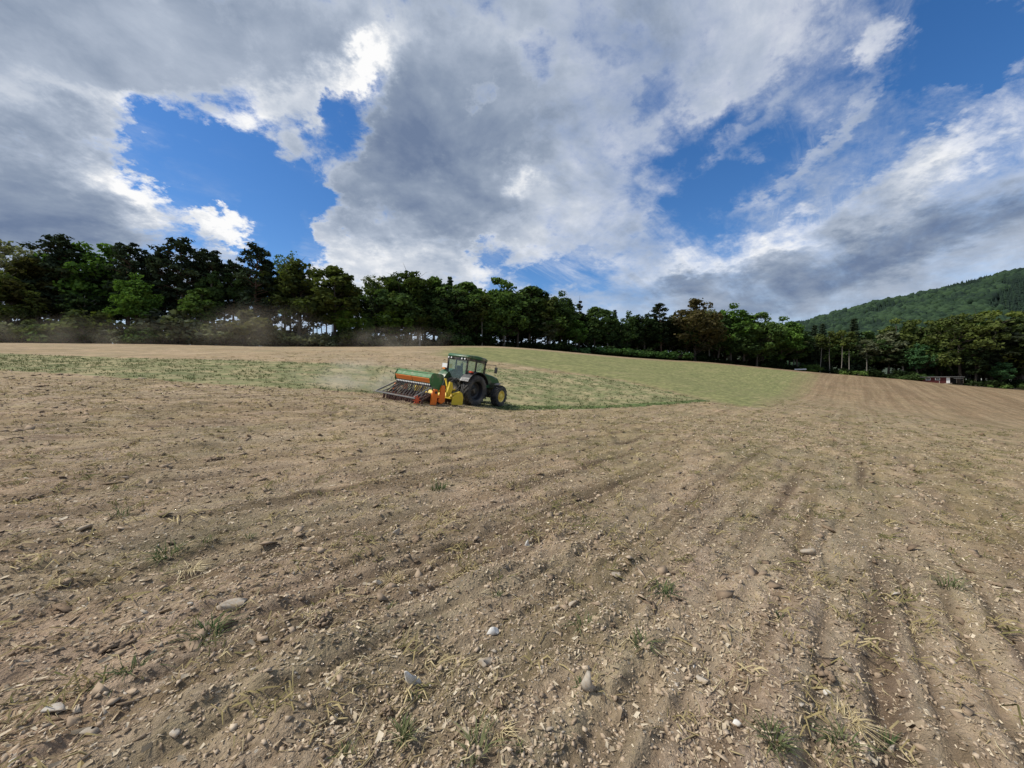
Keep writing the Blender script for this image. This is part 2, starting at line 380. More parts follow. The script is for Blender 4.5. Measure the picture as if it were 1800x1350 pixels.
def soil_mat():
    m = bpy.data.materials.new('tilled_soil'); m.use_nodes = True; T = NT(m.node_tree)
    co = T.n('ShaderNodeTexCoord').outputs['Object']
    at = T.n('ShaderNodeAttribute', attribute_name='zone')
    g, p, w = T.sep(at.outputs['Color'])[:]
    trk = at.outputs['Alpha']
    ca, sa = math.cos(R(41)), math.sin(R(41))
    s = T.v('DOT_PRODUCT', co, (ca, -sa, 0)); t = T.v('DOT_PRODUCT', co, (sa, ca, 0))
    st = T.comb(s, T.m('MULTIPLY', t, 0.35), 0.0)          # drawn out along the drill rows
    n1 = T.noise(co, 1.1, 6, 0.6); n2 = T.noise(co, 14.0, 6, 0.65); n3 = T.noise(co, 75.0, 4, 0.6); n4 = T.noise(co, 34.0, 5, 0.7); big = T.noise(st, 0.16, 5, 0.55)
    soil = T.mix(T.ramp(n2, 0.30, 0.72), SOIL_DARK, SOIL_LIGHT)
    soil = T.mix(T.ramp(n1, 0.38, 0.70, 0, 0.45), soil, SOIL_RED)
    soil = T.mix(T.ramp(n3, 0.55, 0.78, 0, 0.55), soil, SOIL_DUST)
    mot = T.noise(co, 3.6, 5, 0.62); mot2 = T.noise(T.comb(s, T.m('MULTIPLY', t, .55), 0.0), 8.5, 4, 0.6)
    soil = T.mix(T.ramp(mot, 0.53, 0.68, 0, 0.55), soil, (0.135, 0.098, 0.060))
    soil = T.mix(T.ramp(mot2, 0.56, 0.70, 0, 0.55), soil, (0.125, 0.090, 0.056))
    rows = T.noise(T.comb(T.m('MULTIPLY', s, 1.0), T.m('MULTIPLY', t, .02), 5.0), 1.15, 3, .6)
    far = T.ramp(T.v('LENGTH', co), 12.0, 40.0)
    wob = T.m('MULTIPLY_ADD', T.m('SUBTRACT', T.noise(co, 1.1, 3, .5), .5), .14, s)
    row2 = T.noise(T.comb(wob, T.m('MULTIPLY', t, .035), 7.0), 3.4, 3, .55)
    soil = T.mix(T.ramp(row2, .52, .64, 0, .75), soil, (.185, .13, .08))
    soil = T.mix(T.ramp(row2, .48, .36, 0, .5), soil, (.47, .38, .255))
    soil = T.mix(T.m('MULTIPLY', far, T.ramp(rows, .47, .66, 0, .45)), soil, (.22, .15, .085))
    soil = T.mix(T.m('MULTIPLY', far, T.ramp(rows, .50, .34, 0, .30)), soil, (.42, .34, .20))
    # chopped straw worked in, in wispy drifts
    stw = T.noise(T.comb(T.m('MULTIPLY', s, 38.0), T.m('MULTIPLY', t, 11.0), 0.0), 1.0, 3, 0.6, 1.2)
    drift = T.noise(st, 1.9, 5, 0.62)
    dist = T.ramp(T.v('LENGTH', co), 4.0, 22.0)
    fs = T.m('MULTIPLY', T.ramp(stw, 0.50, 0.66), T.ramp(drift, 0.36, 0.66))
    soil = T.mix(T.m('MULTIPLY', fs, T.m('MULTIPLY_ADD', dist, 0.35, 0.45)), soil, STRAW_COL)
    # a green cast where weeds survive
    gn = T.ramp(T.noise(st, 0.55, 6, 0.6), 0.44, 0.68)
    soil = T.mix(T.m('MULTIPLY', gn, 0.36), soil, (0.135, 0.145, 0.062))
    soil = T.mix(T.ramp(big, 0.42, 0.66, 0, 0.35), soil, (0.24, 0.165, 0.095))
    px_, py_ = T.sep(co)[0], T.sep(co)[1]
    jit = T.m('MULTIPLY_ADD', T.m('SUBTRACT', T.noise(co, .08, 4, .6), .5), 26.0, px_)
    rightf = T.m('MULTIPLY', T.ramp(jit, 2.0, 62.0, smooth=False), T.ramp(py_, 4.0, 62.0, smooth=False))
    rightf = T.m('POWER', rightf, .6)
    soil = T.mix(T.m('MULTIPLY', rightf, .80), soil, T.mix(T.ramp(rows, .36, .64), (.240, .170, .093), (.165, .110, .058)))  # browner soil far right; cloud shadow and vignette also put into this colour
    weed = T.m('MULTIPLY', T.m('MULTIPLY', T.ramp(T.m('MULTIPLY_ADD', py_, .25, jit), 0.0, 7.0), T.ramp(T.v('LENGTH', co), 3.0, 8.0)), T.ramp(T.noise(st, .8, 6, .65), .36, .62))
    soil = T.mix(T.m('MULTIPLY', T.m('MULTIPLY', weed, T.m('SUBTRACT', 1.0, rightf)), .55), soil, (.19, .168, .078))
    strawy = T.m('MULTIPLY', T.ramp(T.v('LENGTH', co), 3.5, 10.0), T.ramp(T.noise(st, 1.4, 6, .66), .38, .60))
    soil = T.mix(T.m('MULTIPLY', T.m('MULTIPLY', strawy, T.m('SUBTRACT', 1.0, rightf)), .55), soil, (.30, .228, .122))
    fur = T.n('ShaderNodeAttribute', attribute_name='furrow').outputs['Fac']     # darker soil in the grooves of the drill rows
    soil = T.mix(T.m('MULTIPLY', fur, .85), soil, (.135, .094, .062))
    # pebbles
    vo = T.n('ShaderNodeTexVoronoi'); T.put(vo.inputs['Vector'], co); vo.inputs['Scale'].default_value = 42.0
    peb = T.m('MULTIPLY', T.m('GREATER_THAN', T.sep(vo.outputs['Color'])[0], 0.93), T.m('LESS_THAN', vo.outputs['Distance'], 0.33))
    soil = T.mix(T.m('MULTIPLY', peb, 0.8), soil, (0.40, 0.36, 0.30))
    # grass strip, pale drilled field, wood floor
    gz = T.noise(co, 3.2, 6, 0.65); gf = T.noise(co, 0.55, 5, 0.6)
    gras = T.mix(T.ramp(gz, 0.30, 0.66), GRASS_DARK, GRASS_LIGHT)
    gras = T.mix(T.ramp(gf, 0.40, 0.62, 0.0, 0.85), gras, GRASS_DRY)
    gras = T.mix(T.m('MULTIPLY', trk, 0.75), gras, (0.085, 0.135, 0.04))
    pz = T.noise(st, 1.3, 6, 0.6); prow = T.noise(T.comb(T.m('MULTIPLY', s, 1.0), T.m('MULTIPLY', t, 0.05), 0.0), 1.4, 4, 0.55)
    pal = T.mix(T.ramp(pz, 0.32, 0.68), PALE_A, PALE_B)
    pal = T.mix(T.ramp(prow, 0.5, 0.7, 0, 0.5), pal, PALE_C)
    c = T.mix(g, soil, gras); c = T.mix(p, c, pal)
    c = T.mix(w, c, T.mix(n2, (0.035, 0.030, 0.018), (0.075, 0.06, 0.035)))
    # uneven crumb and moisture everywhere, broken along the rows
    tx = T.noise(st, 2.6, 7, .72); tx2 = T.noise(co, .35, 4, .6)
    c = T.mix(1.0, c, T.mix(T.ramp(tx, .34, .66), (.78, .78, .79), (1.18, 1.17, 1.15)), 'MULTIPLY', False)
    c = T.mix(1.0, c, T.mix(T.ramp(tx2, .36, .64), (.88, .90, .88), (1.08, 1.06, 1.05)), 'MULTIPLY', False)
    b = T.n('ShaderNodeBump'); b.inputs['Strength'].default_value = 1.0; b.inputs['Distance'].default_value = 0.035
    soil = soil; hb = T.m('MULTIPLY_ADD', n4, 0.8, T.m('MULTIPLY', n3, 0.35)); hb = T.m('MULTIPLY_ADD', hb, 1.0, T.m('MULTIPLY_ADD', stw, 0.25, T.m('MULTIPLY', n2, 0.9)))
    T.put(b.inputs['Height'], hb)
    pr = T.n('ShaderNodeBsdfPrincipled'); T.put(pr.inputs['Base Color'], c); pr.inputs['Roughness'].default_value = 0.95
    pr.inputs['Specular IOR Level'].default_value = 0.15
    T.put(pr.inputs['Normal'], b.outputs[0])
    T.t.links.new(pr.outputs[0], T.n('ShaderNodeOutputMaterial').inputs[0])
    return m
SOIL_DARK, SOIL_LIGHT, SOIL_RED, SOIL_DUST = (0.265, 0.192, 0.132), (0.52, 0.405, 0.295), (0.41, 0.288, 0.19), (0.61, 0.505, 0.385)
STRAW_COL = (0.43, 0.345, 0.165)
GRASS_DARK, GRASS_LIGHT, GRASS_DRY = (0.12, 0.138, 0.06), (0.21, 0.215, 0.10), (0.34, 0.285, 0.16)
PALE_A, PALE_B, PALE_C = (0.150, 0.160, 0.064), (0.228, 0.225, 0.095), (0.285, 0.245, 0.125)
# the field's far edge, where the wood begins (x, y)
EDGE = [wp(-900, 600, 42)[:2], wp(-300, 602, 54)[:2], wp(0, 603.5, 60)[:2], wp(300, 605, 65)[:2], wp(600, 610, 75)[:2], wp(850, 609, 95)[:2], wp(1000, 620, 106)[:2], wp(1230, 636, 122)[:2],
        wp(1430, 655, 130)[:2], wp(1600, 668, 121)[:2], wp(1655, 674, 115)[:2], wp(1800, 686, 108)[:2], (150, 80), (190, 40)]
build_ground()

# ------------------------------------------------------------------ litter on the soil: nobody could count it
rng = np.random.default_rng(11)
def scatter_xy(n, r0, r1, power, seed, azmax=66):
    """n points round the viewer, thinning out as r**-power"""
    g = np.random.default_rng(seed); u = g.random(n); e = 2 - power
    r = (r0 ** e + u * (r1 ** e - r0 ** e)) ** (1 / e); a = np.radians(g.uniform(-azmax, azmax, n))
    return r * np.sin(a), r * np.cos(a), r
def tilled(x, y):
    return ~(inside(GRASS_A, x, y) | inside(GRASS_B, x, y) | inside(PALE, x, y))
def surf(x, y):
    """height of the ground sheet itself, read back from the mesh"""
    from mathutils.bvhtree import BVHTree
    global _bvh
    try: _bvh
    except NameError:
        me = bpy.data.objects['ground'].data
        n = len(me.vertices); co = np.empty(n * 3, np.float32); me.vertices.foreach_get('co', co); co = co.reshape(-1, 3)
        nl = len(me.loops); li = np.empty(nl, np.int32); me.loops.foreach_get('vertex_index', li)
        q = li[:nl // 4 * 4].reshape(-1, 4)
        rr = np.hypot(co[q[:, 0], 0], co[q[:, 0], 1]); k = (rr < 66) & (rr > .9) & (np.abs(np.degrees(np.arctan2(co[q[:, 0], 0], co[q[:, 0], 1]))) < 70)
        q = q[k]; used, inv = np.unique(q, return_inverse=True)
        _bvh = BVHTree.FromPolygons(co[used].tolist(), inv.reshape(-1, 4).tolist())
    out = np.empty(len(x)); dn = Vector((0, 0, -1)); base = land(x, y)
    for i in range(len(x)):
        h = _bvh.ray_cast(Vector((x[i], y[i], base[i] + 3)), dn)
        out[i] = h[0].z if h[0] is not None else base[i]
    return out
def gridsurf(x, y):
    return surf(x, y)

def var_mat(name, c0, c1, c2, rough=0.9, trans=0.0, soiled=0.0):
    """colour runs over each piece's own value 'tone'"""
    m = bpy.data.materials.new(name); m.use_nodes = True; T = NT(m.node_tree)
    f = T.n('ShaderNodeAttribute', attribute_name='tone').outputs['Fac']
    cr = T.n('ShaderNodeValToRGB'); T.put(cr.inputs[0], f); e = cr.color_ramp.elements
    e[0].color, e[1].color = (*c0, 1), (*c2, 1); q = e.new(0.5); q.color = (*c1, 1)
    nz = T.noise(T.n('ShaderNodeTexCoord').outputs['Object'], 90.0, 4, 0.6)
    c = T.mix(1.0, cr.outputs[0], T.mix(nz, (.72,) * 3, (1.25,) * 3), 'MULTIPLY')
    if soiled: c = T.mix(T.ramp(T.noise(T.n('ShaderNodeTexCoord').outputs['Object'], 30.0, 5, .65), .40, .62, 0, soiled), c, (.33, .25, .165))
    d = T.n('ShaderNodeBsdfPrincipled'); T.put(d.inputs['Base Color'], c); d.inputs['Roughness'].default_value = rough
    d.inputs['Specular IOR Level'].default_value = 0.2
    out = d.outputs[0]
    if trans:
        t2 = T.n('ShaderNodeBsdfTranslucent'); T.put(t2.inputs[0], c)
        mx = T.n('ShaderNodeMixShader'); mx.inputs[0].default_value = trans
        T.t.links.new(out, mx.inputs[1]); T.t.links.new(t2.outputs[0], mx.inputs[2]); out = mx.outputs[0]
    T.t.links.new(out, T.n('ShaderNodeOutputMaterial').inputs[0])
    return m
M_STRAW = var_mat('straw', (0.22, 0.165, 0.085), (0.46, 0.37, 0.19), (0.70, 0.60, 0.39), trans=0.15)
M_CHIP = var_mat('straw_chip', (0.17, 0.122, 0.075), (0.43, 0.34, 0.225), (0.68, 0.585, 0.43), trans=0.1)
M_CLOD = var_mat('soil_clod', (0.19, 0.135, 0.088), (0.38, 0.29, 0.20), (0.54, 0.44, 0.32))
M_STONE = var_mat('stone', (0.24, 0.20, 0.155), (0.36, 0.315, 0.25), (0.58, 0.54, 0.48), soiled=.75)
M_PALESTONE = var_mat('pale_stone', (0.30, 0.27, 0.22), (0.48, 0.45, 0.39), (0.72, 0.70, 0.65), soiled=.3)
M_BLADE = var_mat('grass_blade', (0.045, 0.085, 0.03), (0.105, 0.130, 0.05), (0.25, 0.235, 0.125), trans=0.3)

def rot_from(zang, tilt, roll):
    cz, sz, ct, st_, cr, sr = np.cos(zang), np.sin(zang), np.cos(tilt), np.sin(tilt), np.cos(roll), np.sin(roll)
    o = np.zeros_like(cz); i = np.ones_like(cz)
    Rz = np.stack([cz, -sz, o, sz, cz, o, o, o, i], -1).reshape(-1, 3, 3)
    Ry = np.stack([ct, o, st_, o, i, o, -st_, o, ct], -1).reshape(-1, 3, 3)
    Rx = np.stack([i, o, o, o, cr, -sr, o, sr, cr], -1).reshape(-1, 3, 3)
    return Rz @ Ry @ Rx
def join_copies(base_sets, pick, pos, rot, scl):
    """copies of a few small shapes, moved and turned, as one vertex and face list"""
    Vs, Fs, Ns, n0 = [], [], [], 0
    for k, (bv, bf) in enumerate(base_sets):
        i = np.nonzero(pick == k)[0]
        if not len(i): continue
        v = np.einsum('nij,nkj->nki', rot[i], bv[None] * scl[i][:, None, :]) + pos[i][:, None, :]
        f = bf[None] + (n0 + np.arange(len(i)) * len(bv))[:, None, None]
        Vs.append(v.reshape(-1, 3)); Fs.append(f.reshape(-1, bf.shape[1])); Ns.append(np.repeat(i, len(bf))); n0 += len(i) * len(bv)
    return np.concatenate(Vs), np.concatenate(Fs), np.concatenate(Ns)
def ico(sub):
    import bmesh
    b = bmesh.new(); bmesh.ops.create_icosphere(b, subdivisions=sub, radius=1.0)
    v = np.array([x.co[:] for x in b.verts]); f = np.array([[q.index for q in p.verts] for p in b.faces]); b.free(); return v, f
def rocks(sub, n, seed, rough=.3, cuts=4, cutr=(.35, .8)):
    g = np.random.default_rng(seed); v0, f = ico(sub); out = []
    for _ in range(n):
        v = v0 * (1 + g.normal(0, rough * .35, (len(v0), 1)))
        for _c in range(cuts):
            d = g.normal(size=3); d /= np.linalg.norm(d); h = g.uniform(*cutr); k = v @ d
            v = v - np.maximum(k - h, 0)[:, None] * d
        out.append((v, f))
    return out

def build_litter():
    g = np.random.default_rng(5)
    def drift(x, y): return vnoise(x * 1.1, y * 1.1, 61) + .6 * vnoise(x * 3.3, y * 3.3, 62)
    def inrow(x, y):
        q = x * math.cos(R(41)) - y * math.sin(R(41)) + vnoise(x * .5, y * .5, 13) * .05
        return .5 + .5 * np.cos(2 * math.pi * q / .25)
    def along(n): return np.where(g.random(n) < .5, R(49) + g.normal(0, .45, n), g.uniform(0, 6.28, n))
    # whole straws
    n = 26000
    x, y, r = scatter_xy(n, 1.2, 24, 1.35, 3)
    k = tilled(x, y) & (g.random(n) < np.clip(.35 + 1.4 * drift(x, y), .05, 1)); x, y, r = x[k], y[k], r[k]; n = len(x)
    base = []
    for q in range(6):
        b1, b2 = g.uniform(-.3, .3), g.uniform(-.05, .25); us = ((-.5, .8), (0., 1.0), (.5, .6))
        rings = [(u, b1 * (.25 - u * u) * 2 + .5 * w * math.cos(a) * .05, b2 * (.25 - u * u) * 2 + .5 * w * math.sin(a) * .035) for (u, w) in us for a in (0, 2.1, 4.2)]
        base.append((np.array(rings), np.array([[3 * j + i, 3 * j + (i + 1) % 3, 3 * j + 3 + (i + 1) % 3, 3 * j + 3 + i] for j in range(2) for i in range(3)])))
    L = np.clip(g.lognormal(-2.75, .45, n), .03, .24) * (1 + r * .015); wd = np.clip(g.lognormal(.35, .4, n), .6, 3.0) * (.06 / L) ** .7 * (1 + r * .05)
    V, Fc, who = join_copies(base, g.integers(0, 6, n), np.stack([x, y, gridsurf(x, y) + .004 + .018 * g.random(n) ** 2], -1), rot_from(along(n), g.normal(0, .24, n), g.uniform(0, 6.28, n) * (g.random(n) < .3)), np.stack([L, L * wd, L * wd], -1))
    link('straw_litter', mesh_np('straw_litter', V, Fc, attrs={'tone': ('FACE', np.clip(g.beta(1.8, 2.0, n), 0, 1)[who])}), M_STRAW, kind='stuff')
    # chopped chips and flakes, bent across the middle
    n = 230000
    x, y, r = scatter_xy(n, 1.15, 30, 1.42, 23)
    k = tilled(x, y) & (g.random(n) < np.clip(.62 + .9 * drift(x, y), .25, 1) * np.where(x * x + y * y < 150, .45 + .75 * inrow(x, y), 1)); x, y, r = x[k], y[k], r[k]; n = len(x)
    base = []
    for q in range(8):
        w0, w1, zz = g.uniform(.12, .3), g.uniform(.08, .26), g.uniform(.05, .2)
        base.append((np.array([(-.5, -w0, 0), (-.5 + g.uniform(0, .2), w0, g.uniform(0, .1)), (.5, w1, 0), (.5 - g.uniform(0, .2), -w1, zz)]), np.array([[0, 1, 2], [0, 2, 3]])))
    L = np.clip(g.lognormal(-4.2, .50, n), .006, .055) * (1 + r * .06)
    V, Fc, who = join_copies(base, g.integers(0, 8, n), np.stack([x, y, gridsurf(x, y) + .002 + .008 * g.random(n)], -1), rot_from(along(n), g.normal(0, .38, n), g.normal(0, .55, n)), np.stack([L, L * g.uniform(.3, 1.1, n), L], -1))
    link('straw_chips', mesh_np('straw_chips', V, None, Fc, attrs={'tone': ('FACE', np.clip(g.beta(1.4, 1.8, n), 0, 1)[who])}), M_CHIP, kind='stuff')
    # crumbs and clods of soil: broken, many-sided
    def shards(nb, seed):
        q = np.random.default_rng(seed); out = []
        v0 = np.array([(1, 0, 0), (-1, 0, 0), (0, 1, 0), (0, -1, 0), (0, 0, 1), (0, 0, -1)], float); f = np.array([(0, 2, 4), (2, 1, 4), (1, 3, 4), (3, 0, 4), (2, 0, 5), (1, 2, 5), (3, 1, 5), (0, 3, 5)])
        for _ in range(nb): out.append((v0 * q.uniform(.55, 1.15, (6, 1)) + q.normal(0, .28, (6, 3)), f))
        return out
    g = np.random.default_rng(8)
    for nm, num, r0, r1, pw, sd, lo, hi in (('soil_crumbs', 52000, 1.15, 12, 1.4, 14, .003, .017), ('soil_clods', 19000, 2.5, 60, .80, 15, .02, .085)):
        x, y, r = scatter_xy(num, r0, r1, pw, sd); k = tilled(x, y) & (g.random(len(x)) < np.clip((r1 - r) / (r1 * .7), 0, 1)); x, y, r = x[k], y[k], r[k]; n = len(x)
        sz = np.clip(g.lognormal(math.log(lo * 1.9), .5, n), lo, hi) * (1 + r * .03 if lo < .01 else np.clip(.5 + r * .03, .55, 1.4)); fl = 1.0 if lo < .01 else .48
        S = np.stack([sz * g.uniform(.9, 1.8, n), sz * g.uniform(.8, 1.3, n), sz * fl * g.uniform(.5, 1.0, n)], -1)
        V, Fc, who = join_copies(shards(24, 31), g.integers(0, 24, n), np.stack([x, y, gridsurf(x, y) + sz * .1], -1), rot_from(g.uniform(0, 6.28, n), g.normal(0, .35, n), g.normal(0, .35, n)), S)
        link(nm, mesh_np(nm, V, None, Fc, attrs={'tone': ('FACE', np.clip(g.normal(.55 if lo < .01 else .24, .18, n), 0, 1)[who])}), M_CLOD, kind='stuff')
    # pebbles and stone flakes
    x, y, r = scatter_xy(9500, 1.2, 18, 1.4, 19); k = tilled(x, y); x, y, r = x[k], y[k], r[k]; n = len(x)
    sz = np.clip(g.lognormal(-5.1, .45, n), .003, .015) * (1 + r * .03)
    S = np.stack([sz * g.uniform(1, 2.2, n), sz * g.uniform(.7, 1.2, n), sz * g.uniform(.3, .7, n)], -1)
    V, Fc, who = join_copies(shards(24, 77), g.integers(0, 24, n), np.stack([x, y, gridsurf(x, y) + sz * .2], -1), rot_from(g.uniform(0, 6.28, n), g.normal(0, .4, n), g.normal(0, .4, n)), S)
    link('pebbles', mesh_np('pebbles', V, None, Fc, attrs={'tone': ('FACE', np.clip(g.beta(2.0, 2.4, n), 0, 1)[who])}), M_STONE, kind='stuff')
build_litter()

def blade_set(g, n, spread, h, lean, w):
    """n bent grass blades round the origin: vertices, quads"""
    V, Fq = [], []
    for i in range(n):
        a = g.uniform(0, 6.28); rr = spread * math.sqrt(g.random()); bx, by = rr * math.cos(a), rr * math.sin(a)
        d = a + g.normal(0, .8); hh = h * g.uniform(.5, 1.15); ln = lean * g.uniform(.3, 1.3); ww = w * g.uniform(.6, 1.2)
        px_, py_ = -math.sin(d) * ww, math.cos(d) * ww; k = len(V)
        for (u, q) in ((0, 1.0), (.45, .95), (.8, .6), (1.0, .08)):
            o = ln * hh * u * u; zz = hh * (u - .45 * ln * u * u)
            cx, cy = bx + o * math.cos(d), by + o * math.sin(d)
            V += [(cx - px_ * q, cy - py_ * q, zz), (cx + px_ * q, cy + py_ * q, zz)]
        Fq += [(k, k + 1, k + 3, k + 2), (k + 2, k + 3, k + 5, k + 4), (k + 4, k + 5, k + 7, k + 6)]
    return np.array(V), np.array(Fq)

def build_strip_grass():
    """the unploughed strip and the green line beside the tractor"""
    g = np.random.default_rng(41); n = 60000
    x, y = g.uniform(-75, 24, n), g.uniform(16, 52, n)
    tr = inside(TRACK, x, y)
    k = (inside(GRASS_A, x, y) | inside(GRASS_B, x, y)) & (vnoise(x / .9, y / .9, 43) + .5 * vnoise(x / 3.5, y / 3.5, 47) > g.uniform(-.35, .45, n)) | tr
    x, y, tr = x[k], y[k], tr[k]; k = g.permutation(len(x))[:6500]; x, y, tr = x[k], y[k], tr[k]; n = len(x); z = gridsurf(x, y)
    base = [blade_set(np.random.default_rng(100 + i), 6, .10, .16, .9, .016) for i in range(8)]
    sc = g.uniform(.6, 1.25, n); rot = rot_from(g.uniform(0, 6.28, n), np.zeros(n), np.zeros(n))
    V, Fc, who = join_copies(base, g.integers(0, 8, n), np.stack([x, y, z - .01], -1), rot, np.stack([sc, sc, sc], -1))
    tone = np.clip(np.where(tr, g.normal(.35, .15, n), g.normal(.62, .22, n)), 0, 1)
    link('strip_grass', mesh_np('strip_grass', V, Fc, attrs={'tone': ('FACE', tone[who])}), M_BLADE, kind='stuff')
build_strip_grass()

def build_dead_grass():
    g = np.random.default_rng(51)
    x, y, r = scatter_xy(15000, 2.0, 62, .80, 52); k = g.random(len(x)) < np.clip((64 - r) / 44, 0, 1); x, y, r = x[k], y[k], r[k]
    k = tilled(x, y) & (vnoise(x * .55, y * .55, 63) + .8 * vnoise(x * 1.7, y * 1.7, 64) > g.uniform(-.55, .45, len(x))); x, y, r = x[k], y[k], r[k]; n = len(x)
    base = []
    for i in range(10):
        q = np.random.default_rng(500 + i); V, Fq = [], []
        for j in range(9):
            a = q.uniform(0, 6.28); b = a + q.normal(0, .7); L = q.uniform(.05, .13); w = q.uniform(.0016, .0034); hh = q.uniform(.01, .05)
            p0 = np.array([q.normal(0, .05), q.normal(0, .03), .0]); p1 = p0 + np.array([math.cos(a) * L * .5, math.sin(a) * L * .5, hh]); p2 = p1 + np.array([math.cos(b) * L * .5, math.sin(b) * L * .5, -hh * q.uniform(.2, 1)])
            m = len(V)
            for p, ww in ((p0, w), (p1, w * 1.1), (p2, w * .5)):
                o = np.array([-math.sin(a) * ww, math.cos(a) * ww, ww * .6]); V += [p - o, p + o]
            Fq += [(m, m + 1, m + 3, m + 2), (m + 2, m + 3, m + 5, m + 4)]
        base.append((np.array(V), np.array(Fq)))
    s = g.uniform(.6, 1.35, n) * (1 + r * .012); S = np.stack([s * (1 + r * .03), s * (1 + r * .03), s], -1)
    V, Fc, who = join_copies(base, g.integers(0, 10, n), np.stack([x, y, gridsurf(x, y) + .004], -1), rot_from(R(49) + g.normal(0, .9, n), g.normal(0, .1, n), g.normal(0, .1, n)), S)
    tone = np.clip(g.normal(.45, .22, n) - .25 * np.clip((x + .25 * y) / 10, 0, 1) - .22 * np.clip((x - 14) / 30, 0, 1) * np.clip((y - 10) / 20, 0, 1), 0, 1)[who] + g.normal(0, .1, len(who))  # dimmed far right too, following the shade put into the soil colour
    link('dead_grass', mesh_np('dead_grass', V, Fc, attrs={'tone': ('FACE', np.clip(tone, 0, 1))}), M_DEAD, kind='stuff')
M_DEAD = var_mat('dead_grass', (.115, .115, .04), (.30, .24, .11), (.56, .46, .26), trans=.2)
build_dead_grass()
# ------------------------------------------------------------------ trees
def foliage_mat(name, trans=0.28, spread=0.75):
    """leaf colour comes from the crown it belongs to (object colour), varied leaf by leaf and clump by clump"""
    m = bpy.data.materials.new(name); m.use_nodes = True; T = NT(m.node_tree)
    oi = T.n('ShaderNodeObjectInfo')
    tone = T.n('ShaderNodeAttribute', attribute_name='tone').outputs['Fac']
    c = T.mix(1.0, oi.outputs['Color'], T.mix(tone, (1 - spread * .62, 1 - spread * .56, 1 - spread * .45), (1 + spread * .75, 1 + spread * .62, 1 + spread * .25)), 'MULTIPLY', False)
    d = T.n('ShaderNodeBsdfDiffuse'); T.put(d.inputs[0], c)
    t2 = T.n('ShaderNodeBsdfTranslucent'); T.put(t2.inputs[0], T.mix(1.0, c, (1.1, 1.25, .6), 'MULTIPLY', False))
    mx = T.n('ShaderNodeMixShader'); mx.inputs[0].default_value = trans
    T.t.links.new(d.outputs[0], mx.inputs[1]); T.t.links.new(t2.outputs[0], mx.inputs[2])
    T.t.links.new(mx.outputs[0], T.n('ShaderNodeOutputMaterial').inputs[0])
    return m
M_LEAF = foliage_mat('leaves'); M_NEEDLE = foliage_mat('needles', 0.12, 0.6)
M_BARK = simple_mat('bark', (0.075, 0.06, 0.045), 0.95, var=.35, scale=9)
M_PALEBARK = simple_mat('pale_bark', (0.20, 0.18, 0.15), 0.9, var=.35, scale=7)
M_PINEBARK = simple_mat('pine_bark', (0.10, 0.06, 0.038), 0.95, var=.3, scale=8)

class Tubes:
    def __init__(s): s.V, s.F = [], []
    def add(s, pts, rad, k=5):
        n0 = len(s.V); pts = [Vector(p) for p in pts]
        for i, p in enumerate(pts):
            d = (pts[min(i + 1, len(pts) - 1)] - pts[max(i - 1, 0)]).normalized()
            a = d.orthogonal().normalized(); b = d.cross(a)
            for j in range(k):
                t = 2 * math.pi * j / k; s.V.append(p + (a * math.cos(t) + b * math.sin(t)) * rad[i])
        for i in range(len(pts) - 1):
            for j in range(k):
                s.F.append((n0 + i * k + j, n0 + i * k + (j + 1) % k, n0 + (i + 1) * k + (j + 1) % k, n0 + (i + 1) * k + j))
    def mesh(s, name): return mesh_np(name, [v[:] for v in s.V], s.F, smooth=True)

def leaf_cloud(g, C, Rd, n, size, flat=.75, long=1.0, up=.5, hollow=.55):
    """n leaf sprays in each clump (centre C, radius Rd)"""
    m = len(C); N = m * n
    d = g.normal(size=(N, 3)); d /= np.linalg.norm(d, axis=1)[:, None]
    rr = hollow + (1.15 - hollow) * g.random(N) ** .8
    rr = np.where(g.random(N) < .14, rr * g.uniform(1.1, 1.5, N), rr)      # stray sprays break the outline
    rad = np.repeat(Rd, n)
    P = np.repeat(C, n, 0) + d * rr[:, None] * rad[:, None] * np.array([1, 1, flat])
    nr = d * .8 + g.normal(size=(N, 3)) * .75 + np.array([0, 0, up]); nr /= np.linalg.norm(nr, axis=1)[:, None]
    a = np.cross(nr, g.normal(size=(N, 3))); a /= np.linalg.norm(a, axis=1)[:, None]; b = np.cross(nr, a)
    s = size * g.uniform(.55, 1.35, N)[:, None]
    V = np.stack([P - a * s * long, P - b * s * .6, P + a * s * long, P + b * s * .6], 1)
    F = np.arange(N * 4).reshape(N, 4)
    tone = np.clip(np.repeat(g.normal(.5, .2, m), n) + g.normal(0, .16, N), 0, 1)
    return V.reshape(-1, 3), F, tone

